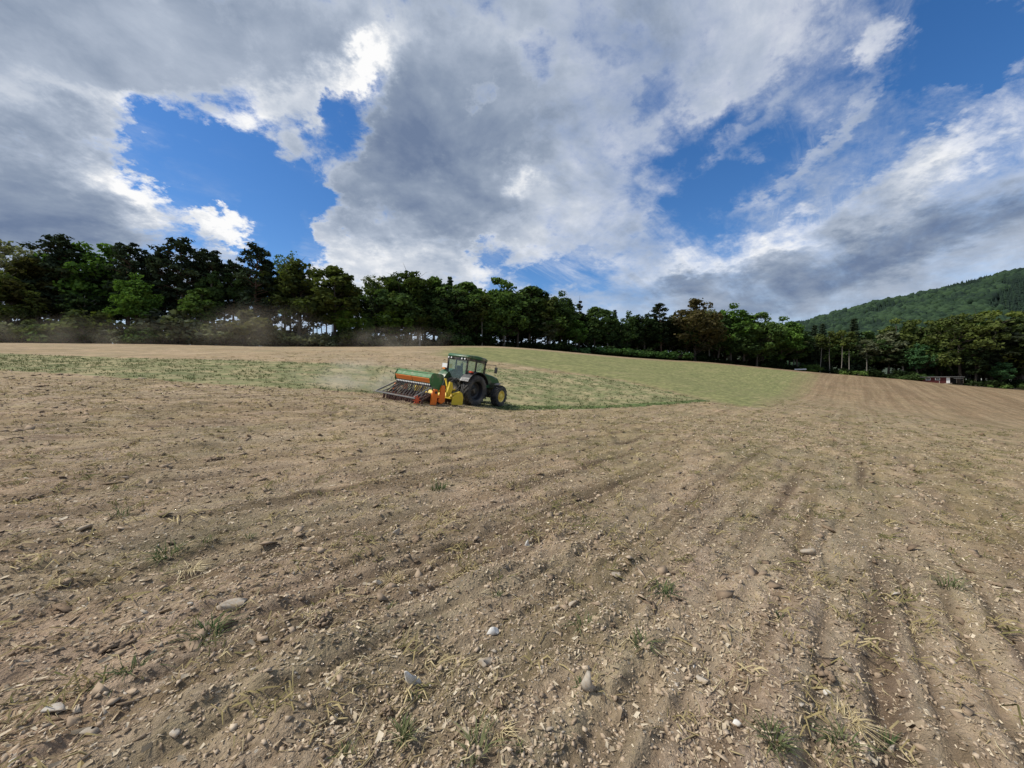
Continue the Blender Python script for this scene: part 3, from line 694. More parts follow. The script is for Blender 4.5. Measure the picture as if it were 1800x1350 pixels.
def make_broadleaf(name, seed, H=18., W=5.2, base=.2, M=74, n=72, leaf=.36, egg=.45, trunkr=.28, pale=False, clump=.235, wispy=0.0):
    g = np.random.default_rng(seed); T = Tubes()
    zc, zr = H * (1 + base) / 2, H * (1 - base) / 2
    bend = g.normal(0, .35, 2)
    def axis(z): return np.array([bend[0] * math.sin(z / H * 2.4), bend[1] * math.sin(z / H * 2.0 + .5), z])
    zs = np.linspace(0, H * .86, 7); T.add([axis(z) for z in zs], [trunkr * (1.25 if i == 0 else 1 - .8 * i / 6) for i in range(7)], 7)
    lob = g.normal(0, .16, 8)
    C, Rd = [], []
    while len(C) < M:
        d = g.normal(size=3); d /= np.linalg.norm(d); q = .30 + .62 * g.random() ** .6
        t = d[2] * q; az = math.atan2(d[1], d[0])
        wl = W * (1 - egg * max(t, 0) ** 1.3 - .15 * max(-t, 0)) * (1 + lob[int((az + math.pi) / 6.2832 * 8) % 8])
        p = axis(np.clip(zc + t * zr, 0, H)) * np.array([1, 1, 0]) + np.array([d[0] * q * wl, d[1] * q * wl, zc + t * zr])
        C.append(p); Rd.append(W * clump * g.uniform(.65, 1.15) * (1 - .25 * max(t, 0)))
    C, Rd = np.array(C), np.array(Rd)
    for i in range(0, M, 2):
        p = C[i]; z0 = max(H * base * .75, p[2] - np.hypot(p[0], p[1]) * g.uniform(.55, 1.0)); s0 = axis(min(z0, H * .82))
        mid = (s0 + p) / 2 + np.array([0, 0, -.08 * W + g.normal(0, .2)])
        T.add([s0, mid, p], [trunkr * .36, trunkr * .22, .03], 4)
        if wispy:
            for _ in range(int(wispy)):
                e = p + g.normal(size=3) * Rd[i] * .9 + np.array([0, 0, Rd[i] * .5]); T.add([p, (p + e) / 2 + g.normal(size=3) * .1, e], [.04, .03, .012], 3)
    V, Fq, tone = leaf_cloud(g, C, Rd, n, leaf)
    return dict(H=H, trunk=T.mesh(name + '_trunk'), crown=mesh_np(name + '_crown', V, Fq, attrs={'tone': ('FACE', tone)}), leaf=M_LEAF, bark=M_PALEBARK if pale else M_BARK)

def make_pine(name, seed, H=18., W=3.7, bare=.36, M=66, n=52):
    g = np.random.default_rng(seed); T = Tubes(); b = g.normal(0, .5, 2)
    def axis(z): return np.array([b[0] * (z / H) ** 2, b[1] * (z / H) ** 2, z])
    zs = np.linspace(0, H * .97, 8); T.add([axis(z) for z in zs], [.27 * (1.2 if i == 0 else 1 - .85 * i / 7) for i in range(8)], 7)
    C, Rd = [], []
    for i in range(M):
        u = bare + (1 - bare) * ((i + g.random()) / M); z = H * u
        tt = (u - bare) / (1 - bare); w = W * (.55 + .75 * tt - 1.02 * tt * tt) * g.uniform(.3, 1.2)
        a = i * 2.4 + g.normal(0, .5); p = axis(z) + np.array([w * math.cos(a), w * math.sin(a), g.uniform(-.2, .5)]); 
        C.append(p); Rd.append(g.uniform(.55, 1.05) * (1 - .15 * tt))
        T.add([axis(z - .5), (axis(z) + p) / 2 + np.array([0, 0, -.15]), p], [.09, .06, .02], 4)
    for i in range(9):                                       # dead snags on the bare trunk
        z = H * g.uniform(.16, bare + .1); a = g.uniform(0, 6.28); L = g.uniform(.8, 2.4); s0 = axis(z)
        T.add([s0, s0 + np.array([L * math.cos(a), L * math.sin(a), g.uniform(-.5, .3)])], [.05, .012], 3)
    C.append(axis(H * .97)); Rd.append(.9)
    V, Fq, tone = leaf_cloud(g, np.array(C), np.array(Rd), n,   .25, flat=.5, long=1.25, up=.7, hollow=.25)
    return dict(H=H, trunk=T.mesh(name + '_trunk'), crown=mesh_np(name + '_crown', V, Fq, attrs={'tone': ('FACE', tone)}), leaf=M_NEEDLE, bark=M_PINEBARK)

def make_spruce(name, seed, H=18., W=3.0, bare=.12, open_=0.0):
    g = np.random.default_rng(seed); T = Tubes(); T.add([(0, 0, 0), (0, 0, H * .5), (0, 0, H)], [.26, .16, .02], 7)
    C, Rd = [], []; L = 22
    for i in range(L):
        u = bare + (1 - bare) * i / (L - .3); w = W * (1 - u) ** .8 + .15; k = 7 if w > 1.2 else 4
        for j in range(k):
            if g.random() < open_: continue
            a = j * 6.2832 / k + i * .7 + g.normal(0, .2); wl = w * g.uniform(.75, 1.12); s0 = np.array([0, 0, H * u]); e = s0 + np.array([wl * math.cos(a), wl * math.sin(a), -.22 * wl])
            T.add([s0, e], [.04, .01], 3)
            for q in (.4, .75, 1.0): C.append(s0 + (e - s0) * q); Rd.append(.20 + .26 * wl * (1.15 - q) + .1)
    V, Fq, tone = leaf_cloud(g, np.array(C), np.array(Rd), 16, .30, flat=.45, long=1.2, up=.5, hollow=.2)
    return dict(H=H, trunk=T.mesh(name + '_trunk'), crown=mesh_np(name + '_crown', V, Fq, attrs={'tone': ('FACE', tone)}), leaf=M_NEEDLE, bark=M_BARK)

def make_sparse(name, seed, H=18., W=5.0, n=26, leaf=.22):
    """a tree only coming into leaf: twigs show against the sky"""
    g = np.random.default_rng(seed); T = Tubes(); C = []
    T.add([(0, 0, 0), (.2, .1, H * .4), (.1, .3, H * .8)], [.26, .18, .06], 7)
    for i in range(26):
        u = g.uniform(.3, .8); s0 = np.array([.15, .2 * u, H * u]); a = g.uniform(0, 6.28); w = W * g.uniform(.45, 1.0) * (1.15 - .5 * u); e = s0 + np.array([w * math.cos(a), w * math.sin(a), g.uniform(.2, .9) * w + (1 - u) * 2])
        e[2] = min(e[2], H * .96); mid = (s0 + e) / 2 + np.array([0, 0, -.3]); T.add([s0, mid, e], [.09, .055, .02], 4)
        for _ in range(7):
            q = g.uniform(.4, 1); p = s0 + (e - s0) * q; f = p + g.normal(size=3) * np.array([.7, .7, .5]) + np.array([0, 0, .5]); f[2] = min(f[2], H); T.add([p, f], [.028, .012], 3); C.append(f)
    V, Fq, tone = leaf_cloud(g, np.array(C), np.full(len(C), .7), n, leaf, hollow=.1)
    return dict(H=H, trunk=T.mesh(name + '_trunk'), crown=mesh_np(name + '_crown', V, Fq, attrs={'tone': ('FACE', tone)}), leaf=M_LEAF, bark=M_PALEBARK)

def make_shrub(name, seed, H=3.4, W=2.6, M=22, n=90, leaf=.22):
    g = np.random.default_rng(seed); T = Tubes(); C, Rd = [], []
    for i in range(M):
        a = g.uniform(0, 6.28); q = g.random() ** .6; z = H * (.12 + .72 * g.random() * (1 - .45 * q)); p = np.array([W * q * math.cos(a), W * q * math.sin(a), z]); C.append(p); Rd.append(g.uniform(.55, .95))
        T.add([(p[0] * .2, p[1] * .2, 0), (p[0] * .55, p[1] * .55, z * .6), p], [.05, .035, .012], 3)
    V, Fq, tone = leaf_cloud(g, np.array(C), np.array(Rd), n, leaf, hollow=.3); V[:, 2] = np.maximum(V[:, 2], .05)
    return dict(H=H, trunk=T.mesh(name + '_stems'), crown=mesh_np(name + '_crown', V, Fq, attrs={'tone': ('FACE', tone)}), leaf=M_LEAF, bark=M_BARK)

KIND = {
    'oak': make_broadleaf('oak', 1), 'oak2': make_broadleaf('oak2', 2, W=6.2, base=.14, M=92, egg=.35), 'oak3': make_broadleaf('oak3', 3, W=4.6, base=.22, M=66, clump=.25),
    'ash': make_broadleaf('ash', 4, W=3.9, base=.26, M=60, clump=.26, egg=.55), 'ash2': make_broadleaf('ash2', 5, W=3.3, base=.3, M=54, clump=.28, egg=.3, pale=True),
    'feather': make_broadleaf('feather', 6, W=5.4, base=.16, M=90, n=58, leaf=.30, clump=.20, wispy=2, egg=.5),
    'birch': make_broadleaf('birch', 7, W=2.7, base=.42, M=28, n=80, leaf=.30, clump=.36, trunkr=.17, pale=True, egg=.5),
    'slender': make_broadleaf('slender', 8, W=2.3, base=.56, M=20, n=75, leaf=.30, clump=.42, trunkr=.16, pale=True, egg=.3),
    'slender2': make_broadleaf('slender2', 9, W=2.0, base=.60, M=16, n=80, leaf=.30, clump=.46, trunkr=.15, pale=True, egg=.2),
    'pine': make_pine('pine', 21), 'pine2': make_pine('pine2', 22, W=4.3, bare=.30, M=76), 'pine3': make_pine('pine3', 23, W=3.3, bare=.40, M=58),
    'spruce': make_spruce('spruce', 31), 'spruce2': make_spruce('spruce2', 32, W=2.4, open_=.45), 
    'sparse': make_sparse('sparse', 41), 'sparse2': make_sparse('sparse2', 42, W=4.0, n=14),
    'shrub': make_shrub('shrub', 51), 'shrub2': make_shrub('shrub2', 52, H=4.2, W=2.2), 'shrub3': make_shrub('shrub3', 53, H=2.6, W=3.2),
}
for _k in KIND.values():
    _k['trunk'].materials.append(_k['bark']); _k['crown'].materials.append(_k['leaf'])

_trng = random.Random(4)
def plant(name, kind, x, y, h, col, label, cat='tree', group=None, wide=1.0, part='trunk', sink=.15):
    K = KIND[kind]
    t = empty(name, (x, y, zat(x, y) - sink), label=label, category=cat)
    if group: t['group'] = group
    s = h / K['H']; w = s * wide * _trng.uniform(.94, 1.06); t.scale = (w, w, s); t.rotation_euler.z = _trng.uniform(0, 6.28)
    link(part, K['trunk'], None, t)
    c = link('crown' if part == 'trunk' else 'foliage', K['crown'], None, t); c.color = (*col, 1)
    return t

# colours of crowns
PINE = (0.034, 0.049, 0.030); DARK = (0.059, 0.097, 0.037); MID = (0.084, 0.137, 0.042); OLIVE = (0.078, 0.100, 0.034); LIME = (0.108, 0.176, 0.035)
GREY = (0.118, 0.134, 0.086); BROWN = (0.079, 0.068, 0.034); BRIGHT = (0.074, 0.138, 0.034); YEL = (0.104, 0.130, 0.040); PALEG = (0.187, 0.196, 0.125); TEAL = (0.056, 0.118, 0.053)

def edge_y(px):
    """distance at which the field ends, looking along one bearing"""
    b = math.atan2(px - CX, F); ang = [math.atan2(p[0], p[1]) for p in EDGE]
    for i in range(len(EDGE) - 1):
        if ang[i] <= b <= ang[i + 1]:
            u = (b - ang[i]) / (ang[i + 1] - ang[i]); return EDGE[i][1] * (1 - u) + EDGE[i + 1][1] * u
    return EDGE[0][1] if b < ang[0] else EDGE[-1][1]
def stand(name, kind, px, top, back, col, label, wide=1.0, cat='tree', group=None, part='trunk'):
    """a tree whose top was sighted at (px, top), standing 'back' metres behind the field's edge"""
    Y = edge_y(px) + back; x = (px - CX) / F * Y; wide = wide * (1.42 if kind in ('oak', 'oak2', 'oak3', 'ash', 'ash2', 'feather') else 1.08); h = EYE + (CY - top) / F * Y - zat(x, Y)
    return plant(name, kind, x, Y, h, col, label, cat, group, wide, part)

LW = 'left part of the wood'
TREES = [
    ('pale_tree', 'sparse', 8, 414, 9, PALEG, 'half-bare pale grey-green tree at the far left end of the wood', 1.1),
    ('broadleaf_tree', 'feather', 14, 468, 2, OLIVE, 'brownish olive broadleaf tree at the very left edge of the photo', 1.0),
    ('broadleaf_tree', 'oak3', 56, 438, 4, (.048, .05, .02), 'dark olive-brown tree left of the first tall dark pine', .85),
    ('pine_tree', 'pine2', 108, 416, 5, PINE, 'broad black-green pine, first tall pine from the left of the wood', 1.1),
    ('pine_tree', 'pine3', 70, 470, 8, PINE, 'shorter dark pine with bare trunk beside the olive-brown tree', .9),
    ('broadleaf_tree', 'oak2', 170, 422, 8, BRIGHT, 'fresh green domed tree rising between two dark pines on the left', .8),
    ('pine_tree', 'pine', 226, 429, 4, PINE, 'dark pine with layered top right of the fresh green domed tree', .95),
    ('pine_tree', 'pine3', 262, 446, 6, PINE, 'lower narrow dark pine left of the tallest spiky pine', .9),
    ('pine_tree', 'pine2', 322, 421, 4, PINE, 'tall wide dark pine with a lumpy crown above the left field crest', 1.1),
    ('pine_tree', 'pine', 376, 442, 6, PINE, 'dark pine with flat crown between the lumpy pine and the spiky pine', 1.0),
    ('pine_tree', 'pine2', 447, 431, 4, PINE, 'spiky-topped dark pine, last tall pine before the big olive tree', 1.0),
    ('pine_tree', 'pine3', 410, 462, 7, PINE, 'thin dark pine with dead grey branches left of the spiky-topped pine', .85),
    ('broadleaf_tree', 'oak', 238, 478, 1, BRIGHT, 'mid-height bright green tree in front of the pines at left', .75),
    ('broadleaf_tree', 'ash', 352, 500, 1, MID, 'mid-height green tree in front of the lumpy dark pine', 1.0),
    ('broadleaf_tree', 'ash2', 150, 505, 3, (.03, .05, .025), 'small dark tree under the fresh green domed tree', 1.0),
    ('broadleaf_tree', 'feather', 524, 442, 3, OLIVE, 'huge olive feathery tree right of the last spiky pine', 1.0),
    ('broadleaf_tree', 'sparse2', 500, 440, 8, MID, 'thin twiggy tree top showing behind the huge olive tree', .8),
    ('broadleaf_tree', 'ash', 588, 466, 3, OLIVE, 'olive tree with loose light top on the right flank of the huge olive tree', 1.15),
    ('broadleaf_tree', 'oak3', 612, 530, 1, LIME, 'lime green mid-height tree below the loose olive top', .9),
    ('broadleaf_tree', 'sparse', 660, 478, 9, YEL, 'pale yellow-green half-open tree in the dip of the skyline', .8),
    ('broadleaf_tree', 'oak', 690, 484, 8, DARK, 'dark round tree just right of the pale yellow-green tree', .8),
    ('broadleaf_tree', 'feather', 722, 466, 6, (.042, .062, .02), 'large dark broadleaf tree, highest of the skyline left of the tractor', 1.0),
    ('broadleaf_tree', 'ash', 762, 484, 7, MID, 'green tree on the right shoulder of the highest tree left of the tractor', 1.0),
    ('spruce_tree', 'spruce', 791, 484, 9, DARK, 'slim dark conifer tip poking out above the tractor cab', .8),
    ('broadleaf_tree', 'ash', 817, 489, 5, MID, 'pointed mid green tree right of the slim conifer tip', 1.1),
    ('broadleaf_tree', 'oak3', 690, 530, 1, LIME, 'lime green low tree at the field edge left of the tractor', 1.15),
    ('broadleaf_tree', 'ash2', 736, 535, 1, OLIVE, 'olive tree with a visible pale trunk left above the seed drill', 1.0),
    ('broadleaf_tree', 'oak3', 780, 545, 2, BRIGHT, 'green rounded low tree above the seed drill', .8),
    ('broadleaf_tree', 'oak', 640, 550, 2, MID, 'low green tree beside the lime green mid-height tree', .8),
    ('birch_tree', 'birch', 848, 508, 0.5, OLIVE, 'slender tree with a pale birch trunk right above the tractor', 1.25),
    ('broadleaf_tree', 'oak2', 886, 487, 4, MID, 'big round-headed green tree right of the pale birch trunk', .85),
    ('broadleaf_tree', 'ash', 930, 497, 5, DARK, 'dark tree with feathery top right of the big round-headed tree', 1.1),
    ('broadleaf_tree', 'oak3', 958, 515, 4, OLIVE, 'olive-tinged round tree between two dark trees mid-wood', .9),
    ('broadleaf_tree', 'oak', 985, 510, 6, DARK, 'dark rounded tree left of the thin bare spruce', .8),
    ('broadleaf_tree', 'ash2', 968, 553, 1, GREY, 'grey-green mid-height tree in front of the dark rounded tree', 1.3),
    ('broadleaf_tree', 'oak3', 1010, 556, 1, BRIGHT, 'bright green dome at the field edge below the thin bare spruce', 1.0),
    ('spruce_tree', 'spruce2', 1019, 518, 9, (.035, .04, .03), 'thin open spruce standing clear against the cloud', .95),
    ('broadleaf_tree', 'ash', 1045, 534, 4, DARK, 'dark tree just right of the thin open spruce', 1.0),
    ('spruce_tree', 'spruce', 1081, 543, 6, PINE, 'small dark conifer point in the low part of the skyline', .8),
    ('broadleaf_tree', 'ash', 1068, 540, 6, DARK, 'small dark tree left of the small conifer point', .9),
    ('broadleaf_tree', 'oak', 1104, 545, 4, DARK, 'dark low-topped tree right of the small conifer point', .75),
    ('broadleaf_tree', 'oak3', 1136, 545, 4, (.022, .036, .016), 'very dark tree left of the flat-topped pine', .9),
    ('pine_tree', 'pine2', 1162, 535, 4, (.024, .034, .02), 'flat-topped dark pine in the middle of the right wood', 1.0),
    ('broadleaf_tree', 'oak2', 1222, 525, 2, BROWN, 'big brownish tree, tallest of the right wood', .95),
    ('pale_tree', 'sparse2', 1247, 533, 7, GREY, 'pale half-bare treetop beside the big brownish tree', 1.0),
    ('broadleaf_tree', 'oak', 1286, 532, 4, BRIGHT, 'green tree with a ragged top right of the big brownish tree', .85),
    ('broadleaf_tree', 'oak2', 1330, 548, 3, MID, 'wide green tree left of where the far hill begins', .8),
    ('broadleaf_tree', 'oak', 1374, 555, 2, BRIGHT, 'fresh green tree at the foot of the hill skyline', .9),
    ('broadleaf_tree', 'ash', 1400, 572, 4, DARK, 'dark tree right of the fresh green tree below the hill', 1.1),
    ('spruce_tree', 'spruce', 1432, 570, 5, PINE, 'dark spruce left of the row of slender trunks', 1.0),
    ('spruce_tree', 'spruce', 1446, 567, 8, PINE, 'dark spruce just behind the row of slender trunks', .9),
    ('slender_tree', 'slender', 1441, 583, 1, OLIVE, 'slender tree with pale trunk, leftmost of the row right of the white board', 1.0),
    ('slender_tree', 'slender2', 1459, 579, 1.5, OLIVE, 'slender tree with straight pale trunk, second of the row right of the white board', 1.2),
    ('slender_tree', 'slender', 1477, 577, 1, YEL, 'slender yellow-green tree, third of the row right of the white board', 1.0),
    ('slender_tree', 'slender2', 1493, 580, .8, OLIVE, 'slender leaning-crowned tree, last of the row beside the dark spruce', 1.2),
    ('spruce_tree', 'spruce', 1501, 558, 6, PINE, 'tallest dark spruce in front of the hill', 1.1),
    ('slender_tree', 'birch', 1524, 588, 1, GREY, 'grey-green slim tree with leaning trunk right of the tallest spruce', 1.2),
    ('broadleaf_tree', 'ash', 1562, 578, 4, GREY, 'grey-brown tree below the middle of the hill', 1.1),
    ('broadleaf_tree', 'oak', 1576, 558, 10, YEL, 'yellow-green round treetop against the hill', .7),
    ('broadleaf_tree', 'oak2', 1620, 558, 8, OLIVE, 'olive tree behind the red hut', .8),
    ('broadleaf_tree', 'oak3', 1616, 598, .5, TEAL, 'bluish green low tree left above the red hut', .8),
    ('broadleaf_tree', 'feather', 1687, 541, 4, OLIVE, 'huge olive feathery tree right above the red hut', .95),
    ('broadleaf_tree', 'oak', 1655, 562, 9, MID, 'green tree between the bluish low tree and the huge olive tree', .8),
    ('broadleaf_tree', 'oak2', 1762, 541, 8, YEL, 'yellow-green broad tree near the right edge of the photo', .9),
    ('broadleaf_tree', 'ash', 1742, 570, 3, (.03, .038, .025), 'dark slim tree in front of the yellow-green broad tree', 1.1),
    ('broadleaf_tree', 'oak3', 1758, 632, .5, TEAL, 'low fresh green tree at the field edge right of the hut', 1.0),
    ('broadleaf_tree', 'oak', 1797, 555, 4, (.035, .05, .02), 'dark tree cut off by the right edge of the photo', 1.0),
    ('broadleaf_tree', 'ash', 1715, 600, 1.5, (.03, .045, .022), 'dark narrow tree just right of the hut porch', 1.0),
    ('broadleaf_tree', 'ash2', 1590, 600, 1.5, (.03, .048, .022), 'dark narrow tree left of the bluish green low tree', 1.1),
]
SHRUBS = [
    ('shrub', 30, 560, 'grey-green bush at the left end of the field edge', GREY), ('shrub2', 62, 556, 'olive bush under the olive-brown tree', OLIVE), ('shrub', 112, 560, 'dark bush under the first tall dark pine', DARK),
    ('shrub2', 165, 535, 'tall olive bush under the fresh green domed tree', OLIVE), ('shrub', 205, 570, 'grey bush left of the mid-height bright green tree', GREY), ('shrub2', 300, 532, 'tall grey-olive bush left of the mid-height green tree', GREY),
    ('shrub', 268, 568, 'low dark bush beside the tall grey-olive bush', DARK), ('shrub2', 438, 538, 'large dusty olive bush below the spiky-topped pine', (.085, .085, .045)), ('shrub', 395, 562, 'grey dusty bush left of the large dusty olive bush', GREY),
    ('shrub', 478, 572, 'low bush under the left side of the huge olive tree', GREY), ('shrub', 560, 578, 'low dusty bush under the huge olive tree', GREY), ('shrub2', 625, 568, 'grey-olive bush under the lime green mid-height tree', OLIVE),
    ('shrub', 672, 582, 'dusty bush under the lime green low tree', GREY), ('shrub', 800, 580, 'dark bush behind the tractor cab', DARK), ('shrub3', 1028, 603, 'grey-green bush under the bright green dome', TEAL),
    ('shrub', 1420, 636, 'low bright bush beside the white board', MID), ('shrub3', 1500, 645, 'low green bush under the tallest dark spruce', MID), ('shrub3', 1600, 652, 'dark bush left of the red hut', DARK),
    ('shrub3', 1780, 668, 'low green bush right of the hut by the right edge', MID),
]
for (nm, kd, px, top, back, col, lab, wd) in TREES: stand(nm, kd, px, top, back, col, lab, wd)
for (kd, px, top, lab, col) in SHRUBS: stand('shrub', kd, px, top, .3, col, lab, 1.25, 'bush', None, 'stems')
for i, px in enumerate((1075, 1090, 1106, 1122, 1138, 1154, 1168)):
    stand('hedge_bush', ('shrub3', 'shrub')[i % 2], px, 608 + i * 1.2 + _trng.uniform(-2, 2), -.3, (.045, .09, .03), 'low green bush in the hedge along the field edge below the flat-topped pine', 1.6, 'bush', 'bushes of the low hedge', 'stems')

# the ranks behind, which make the wood deep and dark
SKYL = [(-300, 470), (0, 455), (100, 435), (330, 440), (450, 445), (520, 460), (600, 490), (640, 505), (720, 482), (800, 500), (890, 500), (950, 510), (1020, 545), (1080, 557), (1140, 556), (1220, 540), (1290, 545), (1370, 568),
        (1440, 588), (1500, 580), (1560, 580), (1690, 556), (1800, 560), (2300, 560)]
SECT = ((690, 'behind the pale yellow-green tree'), (755, 'behind the highest tree left of the tractor'), (803, 'behind the slim dark conifer tip'), (866, 'behind the pale birch trunk'), (908, 'behind the big round-headed tree'),
        (972, 'behind the olive-tinged round tree'), (1030, 'behind the bright green dome'), (1092, 'behind the small conifer point'), (1148, 'behind the low hedge'), (1192, 'behind the flat-topped pine'), (1254, 'behind the big brownish tree'),
        (1308, 'behind the ragged-topped green tree'), (1352, 'behind the wide green tree'), (1420, 'behind the fresh green tree below the hill'), (1512, 'behind the row of slender trunks'), (1596, 'behind the grey-brown tree below the hill'), (1640, 'behind the bluish low tree'),
        (1712, 'behind the red hut'), (1778, 'behind the yellow-green broad tree'))
def section(px):
    for lim, tx in SECT:
        if px < lim: return tx
    return 'at the right edge of the photo'
LSECT = ((90, 'beside the olive-brown tree'), (150, 'behind the first tall dark pine'), (250, 'behind the fresh green domed tree'), (350, 'behind the lumpy dark pine'), (470, 'behind the spiky-topped pine'), (565, 'under the huge olive tree'))
def lsection(px):
    for lim, tx in LSECT:
        if px < lim: return tx
    return 'under the loose olive top'
def ranks():
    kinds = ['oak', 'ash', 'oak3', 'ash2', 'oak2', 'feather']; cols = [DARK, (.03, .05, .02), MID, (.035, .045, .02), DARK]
    for k, (back, low) in enumerate(((7, 3), (13, 7), (20, 12))):
        px = -60.0
        while px < 1850:
            Y = edge_y(px) + back
            left = px < 640
            px += (5.2 if left else 4.6) * F / Y * _trng.uniform(.75, 1.25)
            if left and k == 2: continue
            Y += _trng.uniform(-2, 2); x = (px - CX) / F * Y
            top = np.interp(px, [s[0] for s in SKYL], [s[1] for s in SKYL]) + low * _trng.uniform(.4, 2.2)
            h = EYE + (CY - top) / F * Y - zat(x, Y)
            if left:
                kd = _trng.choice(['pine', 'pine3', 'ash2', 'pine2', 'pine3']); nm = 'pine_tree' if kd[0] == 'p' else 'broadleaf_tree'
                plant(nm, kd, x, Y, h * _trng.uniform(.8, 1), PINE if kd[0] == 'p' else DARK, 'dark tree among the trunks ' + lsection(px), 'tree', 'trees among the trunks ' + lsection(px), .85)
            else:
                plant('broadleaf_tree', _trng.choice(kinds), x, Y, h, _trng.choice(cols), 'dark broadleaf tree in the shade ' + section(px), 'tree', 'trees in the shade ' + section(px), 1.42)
    # undergrowth in the shade of the wood
    px = 660.0
    while px < 1815:
        if 1606 < px < 1712: px += 15; continue
        back = _trng.choice([2.5, 4, 6, 10]); Y = edge_y(px) + back; x = (px - CX) / F * Y
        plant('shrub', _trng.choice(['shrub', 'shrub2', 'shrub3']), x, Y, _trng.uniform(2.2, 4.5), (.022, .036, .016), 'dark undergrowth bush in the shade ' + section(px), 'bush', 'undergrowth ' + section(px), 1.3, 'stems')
        px += 15
    px = -20.0
    while px < 640:
        back = _trng.choice([2.5, 5, 8]); Y = edge_y(px) + back; x = (px - CX) / F * Y
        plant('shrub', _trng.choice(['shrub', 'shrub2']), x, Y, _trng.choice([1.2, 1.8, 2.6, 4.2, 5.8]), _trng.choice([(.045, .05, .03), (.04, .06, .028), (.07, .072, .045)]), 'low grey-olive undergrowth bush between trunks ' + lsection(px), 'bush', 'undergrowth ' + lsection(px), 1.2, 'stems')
        px += 26
ranks()
for i, px in enumerate((492, 503, 516, 531, 543, 556, 569, 583, 597, 612, 625, 640)):
    stand('slender_tree', ('slender', 'slender2')[i % 2], px, 500 + _trng.uniform(-8, 14), _trng.uniform(4, 11), DARK, 'slender dark trunk among others under the huge olive tree, sky showing between', 1.1, 'tree', 'thin trunks under the huge olive tree')
    plant('shrub', ('shrub', 'shrub2')[i % 2], (px - CX) / F * (edge_y(px) + 7), edge_y(px) + 7, _trng.uniform(2.6, 5.0), (.05, .06, .035), 'grey-olive undergrowth bush between the thin trunks under the huge olive tree', 'bush', 'undergrowth under the huge olive tree', 1.0, 'stems')

# ------------------------------------------------------------------ the wooded hill far away on the right
def hill_z(x, y):
    u = np.clip((x - 250) / 900, -1, 1.6); 
    ridge = 50 + 216 * np.clip(u, -.16, 1.6)
    d = (y - 760) / 420
    return ridge * np.exp(-d * d * 1.1) - 12 + 7 * vnoise(x / 160, y / 160, 71) + 3 * vnoise(x / 60, y / 60, 72)
def build_hill():
    xs, ys = np.linspace(120, 1900, 110), np.linspace(330, 1400, 70); X, Yg = np.meshgrid(xs, ys)
    Z = hill_z(X, Yg); Z = Z * sstep(120, 330, X) - 14 * (1 - sstep(120, 330, X))
    n, m = X.shape; idx = np.arange(n * m).reshape(n, m); q = np.stack([idx[:-1, :-1], idx[:-1, 1:], idx[1:, 1:], idx[1:, :-1]], -1).reshape(-1, 4)
    link('hill', mesh_np('hill', np.stack([X, Yg, Z], -1).reshape(-1, 3), q, smooth=True), simple_mat('hill_floor', (.03, .045, .02), .95, var=.3, scale=.05), kind='structure')
    g = np.random.default_rng(9); N = 6000
    y = 430 + g.random(N) * 430; x = y * g.uniform(.66, 1.55, N)
    k = (x > 200) & (x < 1500); x, y = x[k], y[k]; z = hill_z(x, y); N = len(x)
    conif = (vnoise(x / 130, y / 90, 75) > .20) | (g.random(N) < .03)
    conif |= (y > 780) & (g.random(N) < .4)
    base = []
    for i in range(5):                      # domed broadleaf crowns, lumpy
        v, f = ico(2); gg = np.random.default_rng(200 + i); v = v * (1 + gg.normal(0, .16, (len(v), 1))); v[:, 2] = np.maximum(v[:, 2], -.6); base.append((v, f))
    for i in range(3):                      # conifers
        gg = np.random.default_rng(300 + i); vs, fs = [], []
        for L in range(4):
            r0, z0, z1 = 1.0 - .22 * L, -1 + .62 * L, .25 + .62 * L; k0 = len(vs)
            for j in range(7):
                a = j * .8976 + L; rr = r0 * gg.uniform(.75, 1.1); vs.append((rr * math.cos(a), rr * math.sin(a), z0))
            vs.append((0, 0, z1)); fs += [(k0 + j, k0 + (j + 1) % 7, k0 + 7) for j in range(7)]
        base.append((np.array(vs), np.array(fs)))
    pick = np.where(conif, g.integers(5, 8, N), g.integers(0, 5, N))
    s = np.where(conif, g.uniform(3.2, 4.6, N), g.uniform(4.6, 7.4, N)); sh = np.where(conif, g.uniform(3.4, 5.2, N), s * g.uniform(.8, 1.15, N))
    V, Fc, who = join_copies(base, pick, np.stack([x, y, z + sh * .75], -1), rot_from(g.uniform(0, 6.28, N), np.zeros(N), np.zeros(N)), np.stack([s, s, sh], -1))
    tone = np.clip(np.where(conif, g.normal(.10, .08, N), g.normal(.62, .2, N) + .55 * vnoise(x / 90, y / 90, 77) + .35 * vnoise(x / 35, y / 35, 78)), 0, 1)[who]
    tone = np.clip(tone + g.normal(0, .16, len(tone)), 0, 1)
    link('hill_forest', mesh_np('hill_forest', V, None, Fc, attrs={'tone': ('FACE', tone)}), var_mat('hill_leaves', (.008, .018, .013), (.017, .036, .018), (.031, .058, .025)), kind='stuff', label='mixed green woodland covering the far hill')
build_hill()
